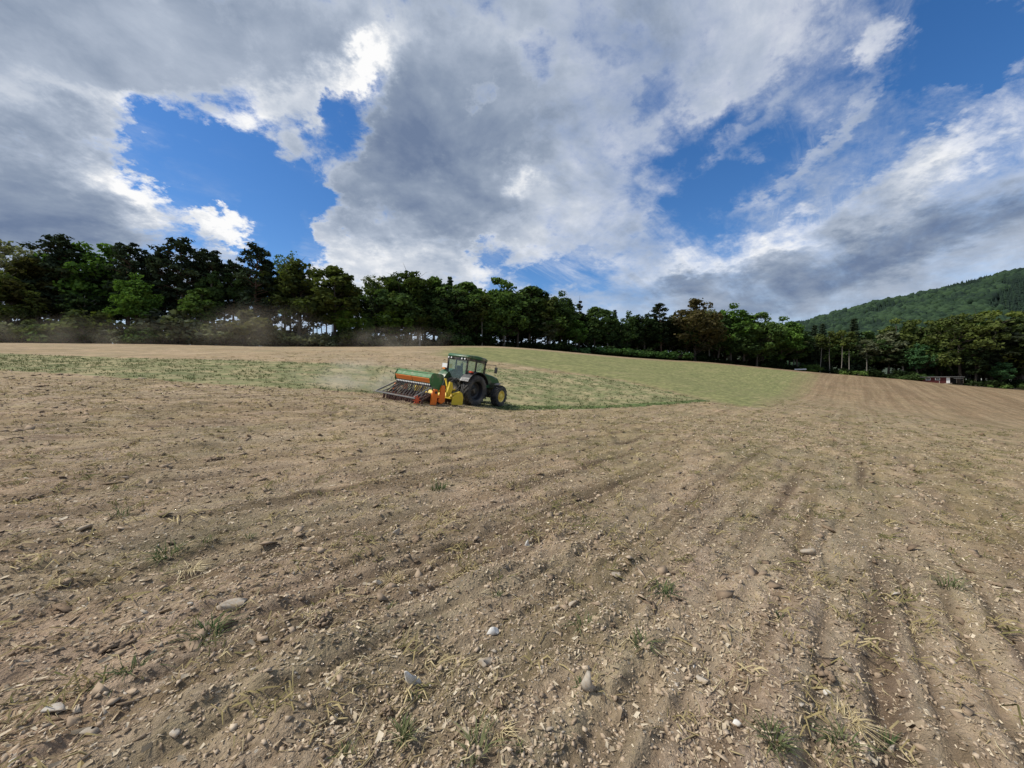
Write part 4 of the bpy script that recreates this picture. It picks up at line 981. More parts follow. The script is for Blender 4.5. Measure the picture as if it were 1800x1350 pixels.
# ------------------------------------------------------------------ small solid modeller
class MB:
    def __init__(s): s.V, s.F = [], []
    def hexa(s, P):
        """8 corners: bottom ring then top ring"""
        n = len(s.V); s.V += [tuple(p) for p in P]
        s.F += [(n, n + 3, n + 2, n + 1), (n + 4, n + 5, n + 6, n + 7)] + [(n + i, n + (i + 1) % 4, n + 4 + (i + 1) % 4, n + 4 + i) for i in range(4)]
        return s
    def box(s, x0, x1, y0, y1, z0, z1):
        return s.hexa([(x0, y0, z0), (x1, y0, z0), (x1, y1, z0), (x0, y1, z0), (x0, y0, z1), (x1, y0, z1), (x1, y1, z1), (x0, y1, z1)])
    def bar(s, p, q, w, h=None, up=(0, 0, 1)):
        h = h or w; p, q = Vector(p), Vector(q); d = (q - p).normalized(); u = Vector(up)
        if abs(d.dot(u)) > .95: u = Vector((0, 1, 0))
        a = d.cross(u).normalized() * w / 2; b = a.cross(d).normalized() * h / 2
        return s.hexa([p - a - b, p + a - b, p + a + b, p - a + b, q - a - b, q + a - b, q + a + b, q - a + b])
    def tube(s, pts, r, k=8, cap=True):
        n0 = len(s.V); pts = [Vector(p) for p in pts]; rr = r if isinstance(r, (list, tuple)) else [r] * len(pts)
        a = None
        for i, p in enumerate(pts):
            d = (pts[min(i + 1, len(pts) - 1)] - pts[max(i - 1, 0)]).normalized()
            a = d.orthogonal().normalized() if a is None else (a - d * a.dot(d)).normalized(); b = d.cross(a)
            for j in range(k): t = 2 * math.pi * j / k; s.V.append(tuple(p + (a * math.cos(t) + b * math.sin(t)) * rr[i]))
        for i in range(len(pts) - 1):
            for j in range(k): s.F.append((n0 + i * k + j, n0 + i * k + (j + 1) % k, n0 + (i + 1) * k + (j + 1) % k, n0 + (i + 1) * k + j))
        if cap: s.F += [tuple(range(n0 + k - 1, n0 - 1, -1)), tuple(range(n0 + (len(pts) - 1) * k, n0 + len(pts) * k))]
        return s
    def prism(s, prof, x0, x1):
        """outline in (y, z), pulled from x0 to x1"""
        n, k = len(s.V), len(prof); s.V += [(x0, y, z) for y, z in prof] + [(x1, y, z) for y, z in prof]
        s.F += [tuple(range(n + k - 1, n - 1, -1)), tuple(range(n + k, n + 2 * k))] + [(n + i, n + (i + 1) % k, n + k + (i + 1) % k, n + k + i) for i in range(k)]
        return s
    def strip(s, path, x0, x1, t):
        """a bent sheet of thickness t: path in (y, z), pulled from x0 to x1"""
        P = [Vector((0, y, z)) for y, z in path]; out, inn = [], []
        for i, p in enumerate(P):
            d = (P[min(i + 1, len(P) - 1)] - P[max(i - 1, 0)]).normalized(); nrm = Vector((0, -d.z, d.y)); out.append((p.y, p.z)); inn.append((p.y + nrm.y * t, p.z + nrm.z * t))
        for i in range(len(P) - 1):
            a, b, c, d = out[i], out[i + 1], inn[i + 1], inn[i]
            s.hexa([(x0, *a), (x1, *a), (x1, *b), (x0, *b), (x0, *d), (x1, *d), (x1, *c), (x0, *c)])
        return s
    def lathe(s, prof, k=36):
        """outline in (x, r), spun about the x axis"""
        n, m = len(s.V), len(prof)
        for j in range(k):
            t = 2 * math.pi * j / k
            s.V += [(x, r * math.cos(t), r * math.sin(t)) for x, r in prof]
        for j in range(k):
            for i in range(m - 1): s.F.append((n + j * m + i, n + j * m + i + 1, n + ((j + 1) % k) * m + i + 1, n + ((j + 1) % k) * m + i))
        return s
    def build(s, name, mat, parent, bevel=0.0, smooth=False, loc=None, **props):
        me = bpy.data.meshes.new(name); me.from_pydata(s.V, [], s.F); me.update()
        import bmesh
        b = bmesh.new(); b.from_mesh(me); bmesh.ops.recalc_face_normals(b, faces=b.faces)
        if bevel:
            bmesh.ops.bevel(b, geom=[e for e in b.edges if len(e.link_faces) == 2 and e.calc_face_angle(0) > .5], offset=bevel, segments=1, affect='EDGES', clamp_overlap=True)
        b.to_mesh(me); b.free()
        if smooth:
            me.polygons.foreach_set('use_smooth', [True] * len(me.polygons)); me.set_sharp_from_angle(angle=R(38))
        o = link(name, me, mat, parent, **props)
        if loc is not None: o.location = loc
        return o

GREEN = simple_mat('tractor_green', (0.022, 0.098, 0.034), 0.42, var=.10, dirt=.30)
DGREEN = simple_mat('drill_green', (0.045, 0.150, 0.040), 0.6, var=.12, dirt=.24)
ORANGE = simple_mat('orange_paint', (0.82, 0.18, 0.012), 0.5, var=.12, dirt=.16)
FLAP = simple_mat('faded_orange', (0.78, 0.21, 0.035), 0.6, var=.14, dirt=.16)
YELLOW = simple_mat('yellow_paint', (0.70, 0.50, 0.03), 0.5, var=.14, dirt=.27)
WYEL = simple_mat('wheel_yellow', (0.90, 0.68, 0.16), 0.45, var=.08, dirt=.12)
BLACK = simple_mat('black_paint', (0.018, 0.018, 0.019), 0.5, var=.2, dirt=.28)
IRON = simple_mat('cast_iron', (0.030, 0.032, 0.030), 0.65, metal=.2, var=.3, dirt=.34)
RUST = simple_mat('rusty_iron', (0.075, 0.032, 0.022), 0.8, var=.4, scale=14, dirt=.25)
STEEL = simple_mat('worn_steel', (0.20, 0.20, 0.195), 0.5, metal=.5, var=.2, dirt=.3)
RUBBER = simple_mat('tyre_rubber', (0.030, 0.030, 0.030), 0.85, var=.3, scale=5, dirt=.45, dirtcol=(.13, .115, .095), bump=.3)
DRIM = simple_mat('dark_rim', (0.012, 0.013, 0.017), 0.5, var=.2)
WHITE = simple_mat('white_plastic', (0.75, 0.75, 0.72), 0.5, var=.05, dirt=.12)
LAMPRED = simple_mat('red_lens', (0.55, 0.06, 0.025), 0.25, var=.05)
LAMPAMB = simple_mat('amber_lens', (0.75, 0.25, 0.03), 0.25, var=.05)
SEATM = simple_mat('seat_cloth', (0.03, 0.03, 0.03), 0.9)
HOSE = simple_mat('seed_hose', (0.040, 0.030, 0.027), 0.6, var=.3, dirt=.25)

def glass_mat(name, tint, refl=0.16):
    m = bpy.data.materials.new(name); m.use_nodes = True; T = NT(m.node_tree)
    tr = T.n('ShaderNodeBsdfTransparent'); tr.inputs[0].default_value = (*tint, 1)
    gl = T.n('ShaderNodeBsdfGlossy'); gl.inputs['Roughness'].default_value = 0.0; gl.inputs[0].default_value = (.9, .95, .93, 1)
    fr = T.n('ShaderNodeLayerWeight')
    mx = T.n('ShaderNodeMixShader'); T.put(mx.inputs[0], T.m('MULTIPLY_ADD', T.m('POWER', fr.outputs['Facing'], 4.0), .6, refl, clamp=True))
    T.t.links.new(tr.outputs[0], mx.inputs[1]); T.t.links.new(gl.outputs[0], mx.inputs[2])
    T.t.links.new(mx.outputs[0], T.n('ShaderNodeOutputMaterial').inputs[0]); return m
GLASS = glass_mat('cab_glass', (.84, .92, .89), .06)

def make_wheel(root, loc, Rr, W, Rin, rim_mat, lugs, dish, side, label=None):
    """axle along x, open face towards +x for side = 1"""
    w = empty('wheel', loc); w.parent = root; w.rotation_euler.z = 0 if side > 0 else math.pi
    if label: w['label'] = label
    w.rotation_euler.x = .1
    h = W / 2
    m = MB(); c = Rr - .055
    m.lathe([(h * .78, Rin - .02), (h * .93, Rin + .03), (h, Rin + (c - Rin) * .45), (h * .96, Rin + (c - Rin) * .8), (h * .84, c - .02), (h * .4, c + .005), (-h * .4, c + .005), (-h * .84, c - .02), (-h * .96, Rin + (c - Rin) * .8), (-h, Rin + (c - Rin) * .45), (-h * .93, Rin + .03), (-h * .78, Rin - .02)], 48)
    dth = 2 * math.pi / lugs
    for i in range(lugs):
        for sgn in (-1, 1):
            t0 = i * dth + (dth / 2 if sgn > 0 else 0); sw = 1.25 * dth; lw = .34 * dth
            for (u0, u1) in ((-.03, .5), (.5, .97)):
                P = []
                for rr_ in (c - .03, Rr):
                    for (u, e) in ((u0, -1), (u1, -1), (u1, 1), (u0, 1)):
                        t = t0 - sw * u + e * lw * (.5 + .15 * u); q = rr_ - (.05 if u > .9 else 0.012 * u)
                        P.append((sgn * h * u, q * math.cos(t), q * math.sin(t)))
                m.hexa(P)
    m.build('tyre', RUBBER, w, smooth=True)
    m = MB(); m.lathe([(h * .80, Rin), (h * .86, Rin - .01), (h * .80, Rin - .045), (h * .45, Rin - .07), (dish + .04, Rin - .10), (dish, Rin * .62), (dish + .05, Rin * .40), (dish + .06, .16), (dish + .05, .03), (dish - .02, .03), (dish - .04, Rin - .11), (-h * .75, Rin - .03), (-h * .8, Rin)], 36)
    m.build('rim', rim_mat, w, smooth=True)
    m = MB(); m.lathe([(dish + .05, .17), (dish + .13, .16), (dish + .15, .10), (dish + .16, .0)], 20)
    for i in range(8): 
        t = i * .7854; m.tube([(dish + .03, Rin * .42 * math.cos(t), Rin * .42 * math.sin(t)), (dish + .085, Rin * .42 * math.cos(t), Rin * .42 * math.sin(t))], .022, 6)
    m.build('hub', rim_mat if rim_mat is not DRIM else IRON, w, smooth=True)
    return w

def ground_frame(x, y, head, ahead=1.3, side=1.0):
    """matrix standing on the ground at (x, y), +Y along the heading, tilted with the slope"""
    fx, fy = math.sin(head), math.cos(head); rx, ry = math.cos(head), -math.sin(head)
    f = Vector((fx * 2 * ahead, fy * 2 * ahead, zat(x + fx * ahead, y + fy * ahead) - zat(x - fx * ahead, y - fy * ahead))).normalized()
    r = Vector((rx * 2 * side, ry * 2 * side, zat(x + rx * side, y + ry * side) - zat(x - rx * side, y - ry * side))).normalized()
    u = r.cross(f).normalized(); r = f.cross(u)
    M = Matrix((r, f, u)).transposed().to_4x4(); M.translation = Vector((x, y, zat(x, y))); return M

def pane(b, P, t=.012):
    P = [Vector(p) for p in P]; n = (P[1] - P[0]).cross(P[3] - P[0]).normalized() * t
    b.hexa([p for p in P] + [p + n for p in P]); return b

HEAD = R(33); AX, AY = -3.27, 23.95
def build_tractor():
    t = empty('tractor', label='green farm tractor with black cab frame and yellow front wheels on the field', category='tractor')
    # chassis, engine block and running gear
    b = MB(); b.box(-.24, .24, -.45, 1.5, .62, 1.12).box(-.20, .20, 1.5, 3.0, .72, 1.15).box(-.16, .16, 3.0, 3.45, .70, .98); b.build('chassis', IRON, t, .03)
    b = MB(); b.tube([(-.95, 0, .92), (-.45, 0, .92), (-.3, 0, .92), (.3, 0, .92), (.45, 0, .92), (.95, 0, .92)], [.11, .14, .26, .26, .14, .11], 12); b.build('rear_axle', IRON, t, smooth=True)
    b = MB(); b.tube([(-.80, 2.65, .70), (-.25, 2.65, .62), (.25, 2.65, .62), (.80, 2.65, .70)], [.10, .13, .13, .10], 10); b.box(-.16, .16, 2.45, 2.85, .55, .78); b.build('front_axle', IRON, t, smooth=True)
    for s in (-1, 1):
        make_wheel(t, (s * .93, 0, .92), .92, .58, .57, DRIM, 20, -.02, s, 'large rear wheel with a deep dark rim')
    for s in (-1, 1):
        w = make_wheel(t, (s * .90, 2.65, .70), .70, .46, .375, WYEL, 18, .07, s, 'smaller front wheel with a yellow rim'); w.rotation_euler.z += R(3)
    # hood
    prof = [(1.05, 1.18), (1.05, 2.02), (1.6, 2.0), (2.4, 1.92), (3.0, 1.80), (3.22, 1.64), (3.30, 1.40), (3.28, 1.10), (1.6, 1.10)]
    h = MB().prism(prof, -.37, .37); ho = h.build('hood', GREEN, t, .05, smooth=True)
    b = MB()
    for s in (-1, 1):
        for i in range(6): b.box(min(s * .372, s * .384), max(s * .372, s * .384), 2.20, 3.05, 1.16 + i * .055, 1.195 + i * .055)
    b.build('side_grille', BLACK, ho)
    b = MB(); b.box(-.30, .30, 3.285, 3.305, 1.14, 1.30); b.build('front_grille', BLACK, ho)
    for s in (-1, 1): MB().box(s * .2 - .09, s * .2 + .09, 3.26, 3.312, 1.33, 1.44).build('headlight', WHITE, t)
    b = MB().box(-.30, .30, 3.35, 3.75, .62, 1.02); b.tube([(-.34, 3.7, .8), (.34, 3.7, .8)], .05); b.build('front_weight', BLACK, t, .03)
    b = MB().box(-.28, .28, .8, 1.5, .55, 1.0); b.tube([(.42, .95, .72), (.42, 1.75, .72)], .21, 12); b.tube([(-.42, .95, .72), (-.42, 1.75, .72)], .21, 12); b.build('fuel_tank', BLACK, t, .02)
    for s in (-1, 1):
        b = MB()
        for i in range(3): b.box(min(s * .60, s * .95), max(s * .60, s * .95), .95 - .04 * i, 1.25 - .04 * i, .48 + .24 * i, .51 + .24 * i)
        b.bar((s * .62, 1.25, .45), (s * .62, 1.15, 1.15), .04); b.bar((s * .93, 1.25, .45), (s * .93, 1.15, 1.1), .04); b.build('step', BLACK, t)
    # cab
    MB().prism([(-.50, 1.12), (-.62, 1.45), (-.62, 1.5), (-.3, 1.36), (.9, 1.22), (1.02, 1.12)], -.60, .60).build('cab_floor', BLACK, t, .02)
    roof = MB()
    rp = [(-.72, 2.70), (-.74, 2.80), (-.60, 2.90), (.2, 2.93), (.95, 2.88), (1.16, 2.79), (1.17, 2.71)]
    roof.prism(rp, -.80, .80); ro = roof.build('cab_roof', GREEN, t, .05, smooth=True)
    MB().box(-.77, .77, -.70, 1.12, 2.61, 2.698).build('roof_lining', BLACK, ro)
    for (x, y, xo, yo, w) in ((.70, -.60, .74, -.66, .085), (.77, .10, .77, .08, .07), (.62, 1.04, .72, 1.05, .075)):
        for s in (-1, 1): MB().bar((s * x, y, 1.30), (s * xo, yo, 2.64), w, w * 1.15, up=(0, 1, 0)).build('cab_pillar', BLACK, t, .012)
    b = MB(); b.bar((-.70, -.60, 1.42), (.70, -.60, 1.42), .07).bar((-.74, -.655, 2.58), (.74, -.655, 2.58), .07); b.build('rear_window_frame', BLACK, t)
    pane(MB(), [(-.66, -.605, 1.46), (.66, -.605, 1.46), (.70, -.655, 2.55), (-.70, -.655, 2.55)]).build('rear_window', GLASS, t)
    pane(MB(), [(-.58, 1.04, 1.30), (.58, 1.04, 1.30), (.68, 1.05, 2.60), (-.68, 1.05, 2.60)]).build('windscreen', GLASS, t)
    for s in (-1, 1):
        pane(MB(), [(s * .715, -.54, 1.55), (s * .775, .06, 1.42), (s * .775, .05, 2.58), (s * .745, -.60, 2.58)]).build('side_window', GLASS, t)
        d = pane(MB(), [(s * .775, .15, 1.20), (s * .645, 1.0, 1.25), (s * .735, 1.01, 2.58), (s * .775, .13, 2.58)]).build('door', GLASS, t)
        b = MB(); b.bar((s * .785, .15, 1.20), (s * .785, .13, 2.58), .03).bar((s * .66, 1.0, 1.24), (s * .745, 1.01, 2.58), .03).bar((s * .785, .15, 1.20), (s * .66, 1.0, 1.24), .04).bar((s * .785, .13, 2.57), (s * .745, 1.0, 2.57), .03)
        b.build('door_frame', BLACK, d); MB().box(min(s * .78, s * .82), max(s * .78, s * .82), .20, .26, 1.65, 1.85).build('door_handle', BLACK, d)
    # inside the cab
    b = MB().box(-.26, .26, -.32, .20, 1.36, 1.62); b.hexa([(-.25, -.38, 1.60), (.25, -.38, 1.60), (.25, -.24, 1.60), (-.25, -.24, 1.60), (-.22, -.50, 2.22), (.22, -.50, 2.22), (.22, -.40, 2.24), (-.22, -.40, 2.24)]); b.build('driver_seat', SEATM, t, .04)
    b = MB(); b.tube([(0, .92, 1.3), (0, .60, 1.80)], .05); b.tube([(.19 * math.cos(i * .5236), .55 - .10 * math.sin(i * .5236), 1.85 + .16 * math.sin(i * .5236)) for i in range(13)], .018, 6, False); b.build('steering_wheel', BLACK, t)
    MB().box(-.35, .35, .80, 1.0, 1.30, 1.72).build('dashboard', BLACK, t, .04)
    # fenders over the rear wheels
    for s in (-1, 1):
        pa = [(1.06 * math.cos(a), .92 + 1.06 * math.sin(a)) for a in [R(22 + 13.2 * i) for i in range(11)]]
        m = MB(); m.strip(pa[::-1], min(s * .60, s * 1.22), max(s * .60, s * 1.22), .03)
        fp = [(y, z) for y, z in pa] + [(-.75, 1.2), (.7, 1.1)]
        m.prism(fp, min(s * .585, s * .61), max(s * .585, s * .61)); fe = m.build('fender', BLACK if s > 0 else GREEN, t, smooth=True)
        lm = MB().box(s * 1.02 - .11, s * 1.02 + .11, -.66, -.48, 1.90, 2.0); lm.build('tail_light', LAMPRED if s > 0 else LAMPAMB, fe, .015)
        pf = [(.80 * math.cos(a), .70 + .80 * math.sin(a)) for a in [R(80 + 11 * i) for i in range(5)]]
        m = MB(); m.strip([(y + 2.65, z) for y, z in pf][::-1], min(s * .70, s * 1.12), max(s * .70, s * 1.08), .02); m.bar((s * .6, 2.65, .75), (s * .72, 2.65, 1.5), .05); m.build('front_mudguard', BLACK, t)
    # exhaust, mirrors, lamps, plate
    b = MB(); b.tube([(.56, 1.22, 1.1), (.56, 1.22, 2.35)], .075, 10); b.tube([(.56, 1.22, 2.35), (.56, 1.22, 2.62), (.57, 1.16, 2.74)], .045, 10); b.build('exhaust_pipe', BLACK, t, smooth=True)
    for s in (-1, 1):
        b = MB(); b.tube([(s * .72, 1.06, 2.52), (s * 1.30, 1.30, 2.56), (s * 1.36, 1.30, 2.42)], .018, 6); mi = b.build('mirror_arm', BLACK, t)
        MB().box(s * 1.36 - .10, s * 1.36 + .10, 1.28, 1.34, 2.08, 2.44).build('mirror', BLACK, mi, .02)
    for x in (-.62, -.40, .40, .62):
        b = MB(); b.tube([(x, -.72, 2.645), (x, -.80, 2.645)], .062, 10); wl = b.build('work_lamp', BLACK, t); MB().tube([(x, -.80, 2.645), (x, -.808, 2.645)], .05, 10).build('lens', WHITE, wl)
    pl = MB().box(-.98, -.60, -.86, -.845, 2.02, 2.26); pl.build('licence_plate', WHITE, t, label='white plate on a bracket at the left rear of the cab'); MB().bar((-.79, -.84, 2.02), (-.74, -.62, 1.9), .03).build('plate_bracket', BLACK, t)
    # three point linkage
    b = MB()
    for s in (-1, 1):
        b.bar((s * .30, -.35, .72), (s * .46, -1.35, .62), .07, .09); b.bar((s * .30, -.40, 1.22), (s * .42, -1.0, .66), .05); b.bar((s * .24, -.25, 1.25), (s * .32, -.62, 1.30), .08)
    b.bar((0, -.45, 1.22), (0, -1.40, 1.30), .07); b.build('linkage', IRON, t, .01)
    b = MB()
    for i in range(7):
        x = -.24 + .08 * i; b.tube([(x, -.48, 1.18 + .03 * (i % 2)), (x * 1.4, -.85, 1.42 + .04 * (i % 3)), (x * 1.1, -1.25, 1.15), (x, -1.6, .95)], .016, 5)
    b.build('hydraulic_hose', BLACK, t)
    b = MB(); b.tube([(0, -.45, .78), (0, -1.5, .70)], .07, 8); b.build('drive_shaft', YELLOW, t)
    b = MB().box(-.34, .34, -.56, -.30, .62, 1.34); b.box(-.5, .5, -.52, -.44, 1.28, 1.40); b.build('rear_housing', IRON, t, .03)
    return t

def build_harrow():
    t = empty('power_harrow', label='yellow power harrow with orange end plates between the tractor and the seed drill', category='harrow')
    b = MB().box(-1.48, 1.48, -2.30, -1.75, .34, .50); b.hexa([(-1.46, -2.26, .50), (1.46, -2.26, .50), (1.46, -1.80, .50), (-1.46, -1.80, .50), (-1.46, -2.12, .66), (1.46, -2.12, .66), (1.46, -1.92, .66), (-1.46, -1.92, .66)]); b.build('gear_trough', YELLOW, t, .02)
    b = MB(); b.box(-.2, .2, -2.25, -1.7, .66, 1.02); b.build('gearbox', YELLOW, t, .03)
    b = MB()
    for s in (-1, 1): b.bar((s * .45, -1.45, .60), (s * .40, -1.75, .66), .08, .14); b.bar((s * .42, -1.60, .62), (s * .10, -1.60, 1.42), .07, .1)
    b.bar((-.12, -1.60, 1.38), (.12, -1.60, 1.38), .1); b.bar((0, -1.6, 1.38), (0, -2.35, .75), .07); b.build('headstock', YELLOW, t, .01)
    for s in (-1, 1):
        MB().prism([(-1.50, .06), (-1.50, .50), (-1.66, .76), (-1.92, .80), (-2.40, .48), (-2.44, .06)], min(s * 1.50, s * 1.53), max(s * 1.50, s * 1.53)).build('side_plate', YELLOW, t, .006)
        b = MB(); b.prism([(-2.34, .52), (-2.20, .98), (-2.30, 1.28), (-2.48, 1.30), (-2.52, 1.05), (-2.62, .70), (-2.55, .45)], min(s * 1.18, s * 1.30), max(s * 1.18, s * 1.30)); b.build('lift_arm', YELLOW, t, .015)
        b = MB(); b.bar((s * 1.40, -2.36, .62), (s * 1.40, -1.7, .74), .10, .14); b.bar((s * 1.42, -1.62, .72), (s * 1.50, -1.62, .10), .08, .1); b.build('stub_beam', YELLOW, t, .01)
        MB().prism([(-2.96, .22), (-3.00, .70), (-3.08, 1.06), (-3.28, 1.08), (-3.36, .90), (-3.36, .50), (-3.46, .22), (-3.22, .08)], min(s * 1.42, s * 1.52), max(s * 1.42, s * 1.52)).build('end_plate', ORANGE, t, .015, label='upright orange end plate')
        m = MB().prism([(-3.62, .0), (-3.58, .62), (-3.66, .84), (-3.86, .86), (-3.98, .62), (-3.98, .02)], min(s * 1.44, s * 1.56), max(s * 1.44, s * 1.56)); m.build('scraper_plate', ORANGE, t, .015)
        MB().tube([(s * 1.555, -3.76, .68), (s * 1.59, -3.76, .68)], .07, 10).build('plate_bolt', BLACK, t)
        MB().bar((s * 1.47, -3.25, .50), (s * 1.48, -3.70, .42), .08, .13).build('roller_arm', ORANGE, t, .01)
    b = MB()
    b.tube([(-1.42, -3.2, .26), (1.42, -3.2, .26)], .19, 14)
    for i in range(22):
        x = -1.38 + i * .1314
        for j in range(6): a = j * 1.0472 + i * .3; b.bar((x, -3.2 + .17 * math.cos(a), .26 + .17 * math.sin(a)), (x, -3.2 + .25 * math.cos(a), .26 + .25 * math.sin(a)), .05, .03)
    b.build('packer_roller', RUST, t)
    for i in range(12):
        x = -1.36 + i * .2473; b = MB()
        for s in (-1, 1): b.hexa([(x + s * .07 - .012, -2.06, .0), (x + s * .07 + .012, -2.06, .0), (x + s * .07 + .012, -2.0, .0), (x + s * .07 - .012, -2.0, .0), (x + s * .07 - .02, -2.08, .34), (x + s * .07 + .02, -2.08, .34), (x + s * .07 + .02, -1.98, .34), (x + s * .07 - .02, -1.98, .34)])
        b.build('tine', RUST, t)
    return t

def build_drill():
    t = empty('seed_drill', label='green seed drill with two orange flaps and a row of dark seed tubes', category='seed drill')
    hp = [(-2.72, 1.60), (-2.62, 1.30), (-2.88, .98), (-3.30, .98), (-3.52, 1.16), (-3.56, 1.40), (-3.44, 1.60)]
    ho = MB().prism(hp, -1.34, 1.34).build('hopper', DGREEN, t, .012)
    lid = MB(); lid.prism([(-2.70, 1.602), (-3.46, 1.602), (-3.46, 1.625), (-3.36, 1.665), (-2.80, 1.665), (-2.70, 1.63)], -1.36, 1.36); lid.build('lid', DGREEN, ho, .008)
    for s in (-1, 1):
        e = MB().prism([(-2.66, 1.63), (-2.52, 1.30), (-2.62, 1.0), (-2.92, .74), (-3.36, .74), (-3.40, .94), (-3.58, 1.12), (-3.60, 1.42), (-3.48, 1.64)], min(s * 1.345, s * 1.375), max(s * 1.345, s * 1.375)); ep = e.build('hopper_end', DGREEN, t, .006)
        MB().tube([(s * 1.385, -2.75, 1.55), (s * 1.41, -2.64, 1.30), (s * 1.40, -2.72, 1.08)], .022, 6).build('grab_rail', STEEL, ep)
    for (x0, x1) in ((-1.30, -.02), (.02, 1.30)):
        f = MB(); f.hexa([(x0, -3.50, 1.13), (x1, -3.50, 1.13), (x1, -3.47, 1.13), (x0, -3.47, 1.13), (x0, -3.63, 1.36), (x1, -3.63, 1.36), (x1, -3.59, 1.37), (x0, -3.59, 1.37)])
        f.build('metering_flap', FLAP, t, .008, label='faded orange flap below the green hopper')
    MB().box(-1.33, 1.33, -3.46, -3.36, .92, 1.12).build('metering_rail', BLACK, t)
    for i in range(20):
        x = -1.25 + i * 2.5 / 19
        MB().box(x - .032, x + .032, -3.505, -3.462, 1.015, 1.085).build('metering_box', WHITE, t)
    for i in range(20):
        x = -1.25 + i * 2.5 / 19; xx = x * 1.12; j = (i % 3 - 1) * .05
        b = MB(); b.tube([(x, -3.45, 1.01), (x * 1.03, -3.52, .82), (xx, -3.88 + j, .42), (xx, -3.98 + j, .20)], .030, 7); b.build('seed_tube', HOSE, t, smooth=True)
    for i in range(20):
        x = (-1.25 + i * 2.5 / 19) * 1.12; j = (i % 3 - 1) * .10
        b = MB(); b.bar((x, -3.38, .56), (x, -4.02 + j, .22), .035, .06); b.hexa([(x - .012, -4.10 + j, -.02), (x + .012, -4.10 + j, -.02), (x + .012, -3.96 + j, -.02), (x - .012, -3.96 + j, -.02), (x - .02, -4.06 + j, .26), (x + .02, -4.06 + j, .26), (x + .02, -3.92 + j, .26), (x - .02, -3.92 + j, .26)])
        b.build('coulter', RUST, t)
    b = MB(); b.bar((-1.42, -3.36, .56), (1.42, -3.36, .56), .09); b.bar((-1.30, -3.20, .56), (-1.30, -3.12, .98), .08); b.bar((1.30, -3.20, .56), (1.30, -3.12, .98), .08); b.bar((-.4, -3.2, .56), (-.4, -3.1, .98), .08); b.bar((.4, -3.2, .56), (.4, -3.1, .98), .08); b.build('coulter_rail', BLACK, t, .006)
    # following harrow on two arms
    for s in (-1, 1):
        MB().bar((s * 1.40, -3.95, .92), (s * 1.42, -5.12, .36), .05, .07).build('harrow_arm', STEEL, t, .006)
    for x in (-1.02,): MB().bar((x, -3.95, .86), (x * 1.05, -5.10, .34), .04, .05).build('harrow_arm', STEEL, t, .006)
    MB().bar((-1.58, -5.15, .33), (1.58, -5.15, .33), .06).build('harrow_bar', STEEL, t, .006)
    MB().bar((-1.50, -4.85, .34), (1.50, -4.85, .34), .05).build('harrow_bar', RUST, t, .006)
    for i in range(22):
        x = -1.5 + i * 3.0 / 21
        MB().tube([(x, -5.15, .31), (x, -5.22, .22), (x + .03, -5.30, .10), (x + .03, -5.46, .01)], .011, 5).build('harrow_tine', RUST, t)
    # little red-orange star wheel at the near end
    b = MB(); b.tube([(1.46, -4.28, .24), (1.52, -4.28, .24)], .12, 12)
    for j in range(8): a = j * .7854; b.bar((1.49, -4.28 + .1 * math.cos(a), .24 + .1 * math.sin(a)), (1.49, -4.28 + .24 * math.cos(a), .24 + .24 * math.sin(a)), .03, .05)
    b.build('star_wheel', simple_mat('red_orange', (.62, .09, .03), .5, dirt=.25), t)
    MB().bar((1.44, -3.42, .56), (1.47, -4.28, .26), .04, .06).build('star_wheel_arm', RUST, t)
    cu = bpy.data.curves.new('lettering', 'FONT'); cu.body = 'AMAZONE'; cu.size = .17; cu.extrude = .003; cu.align_x = 'LEFT'
    tmp = bpy.data.objects.new('lettering', cu); COL.objects.link(tmp); bpy.context.view_layer.update()
    me = bpy.data.meshes.new_from_object(tmp.evaluated_get(bpy.context.evaluated_depsgraph_get())); bpy.data.objects.remove(tmp)
    me.name = 'lettering'; lo = link('lettering', me, None, t); me.materials.clear(); me.materials.append(WHITE)
    sl = math.atan2(.12, .20); lo.rotation_euler = (R(90) - sl * 0.0, 0, 0)
    # the upper rear face of the hopper leans forward: lay the letters on it
    n = Vector((0, -.20, .12)).normalized(); up = Vector((0, .12, .20)).normalized(); Mx = Matrix((Vector((1, 0, 0)), up, n)).transposed().to_4x4(); Mx.translation = Vector((-1.26, -3.545, 1.432)); lo.matrix_local = Mx
    for ch in t.children:
        dy = 0.0 if ch.name.startswith('harrow') else (-.66 if ch.name.startswith('star') else -.50)
        if ch.name.startswith('lettering'): ch.matrix_local = Matrix.Translation((0, dy, 0)) @ ch.matrix_local
        else: ch.location.y += dy
    return t

_M = ground_frame(AX, AY, HEAD)
_M2 = ground_frame(AX - 3.3 * math.sin(HEAD), AY - 3.3 * math.cos(HEAD), HEAD, 2.0, 1.4)
_M2.translation = Vector((AX, AY, 0)); 
def _seat(M, pts):
    """raise or lower so the listed wheel points rest on the soil"""
    ds = []
    for p in pts:
        w = M @ Vector(p); ds.append(zat(w.x, w.y) - w.z)
    M.translation.z += sum(ds) / len(ds)
_seat(_M2, [(1.4, -4.3, 0), (-1.4, -4.3, 0), (1.4, -2.0, 0), (-1.4, -2.0, 0)])
_seat(_M, [(.93, 0, 0), (-.93, 0, 0), (.9, 2.65, 0), (-.9, 2.65, 0)]); _M.translation.z -= .03
build_tractor().matrix_world = _M @ Matrix.Scale(1.045, 4)
build_harrow().matrix_world = _M2
build_drill().matrix_world = _M2
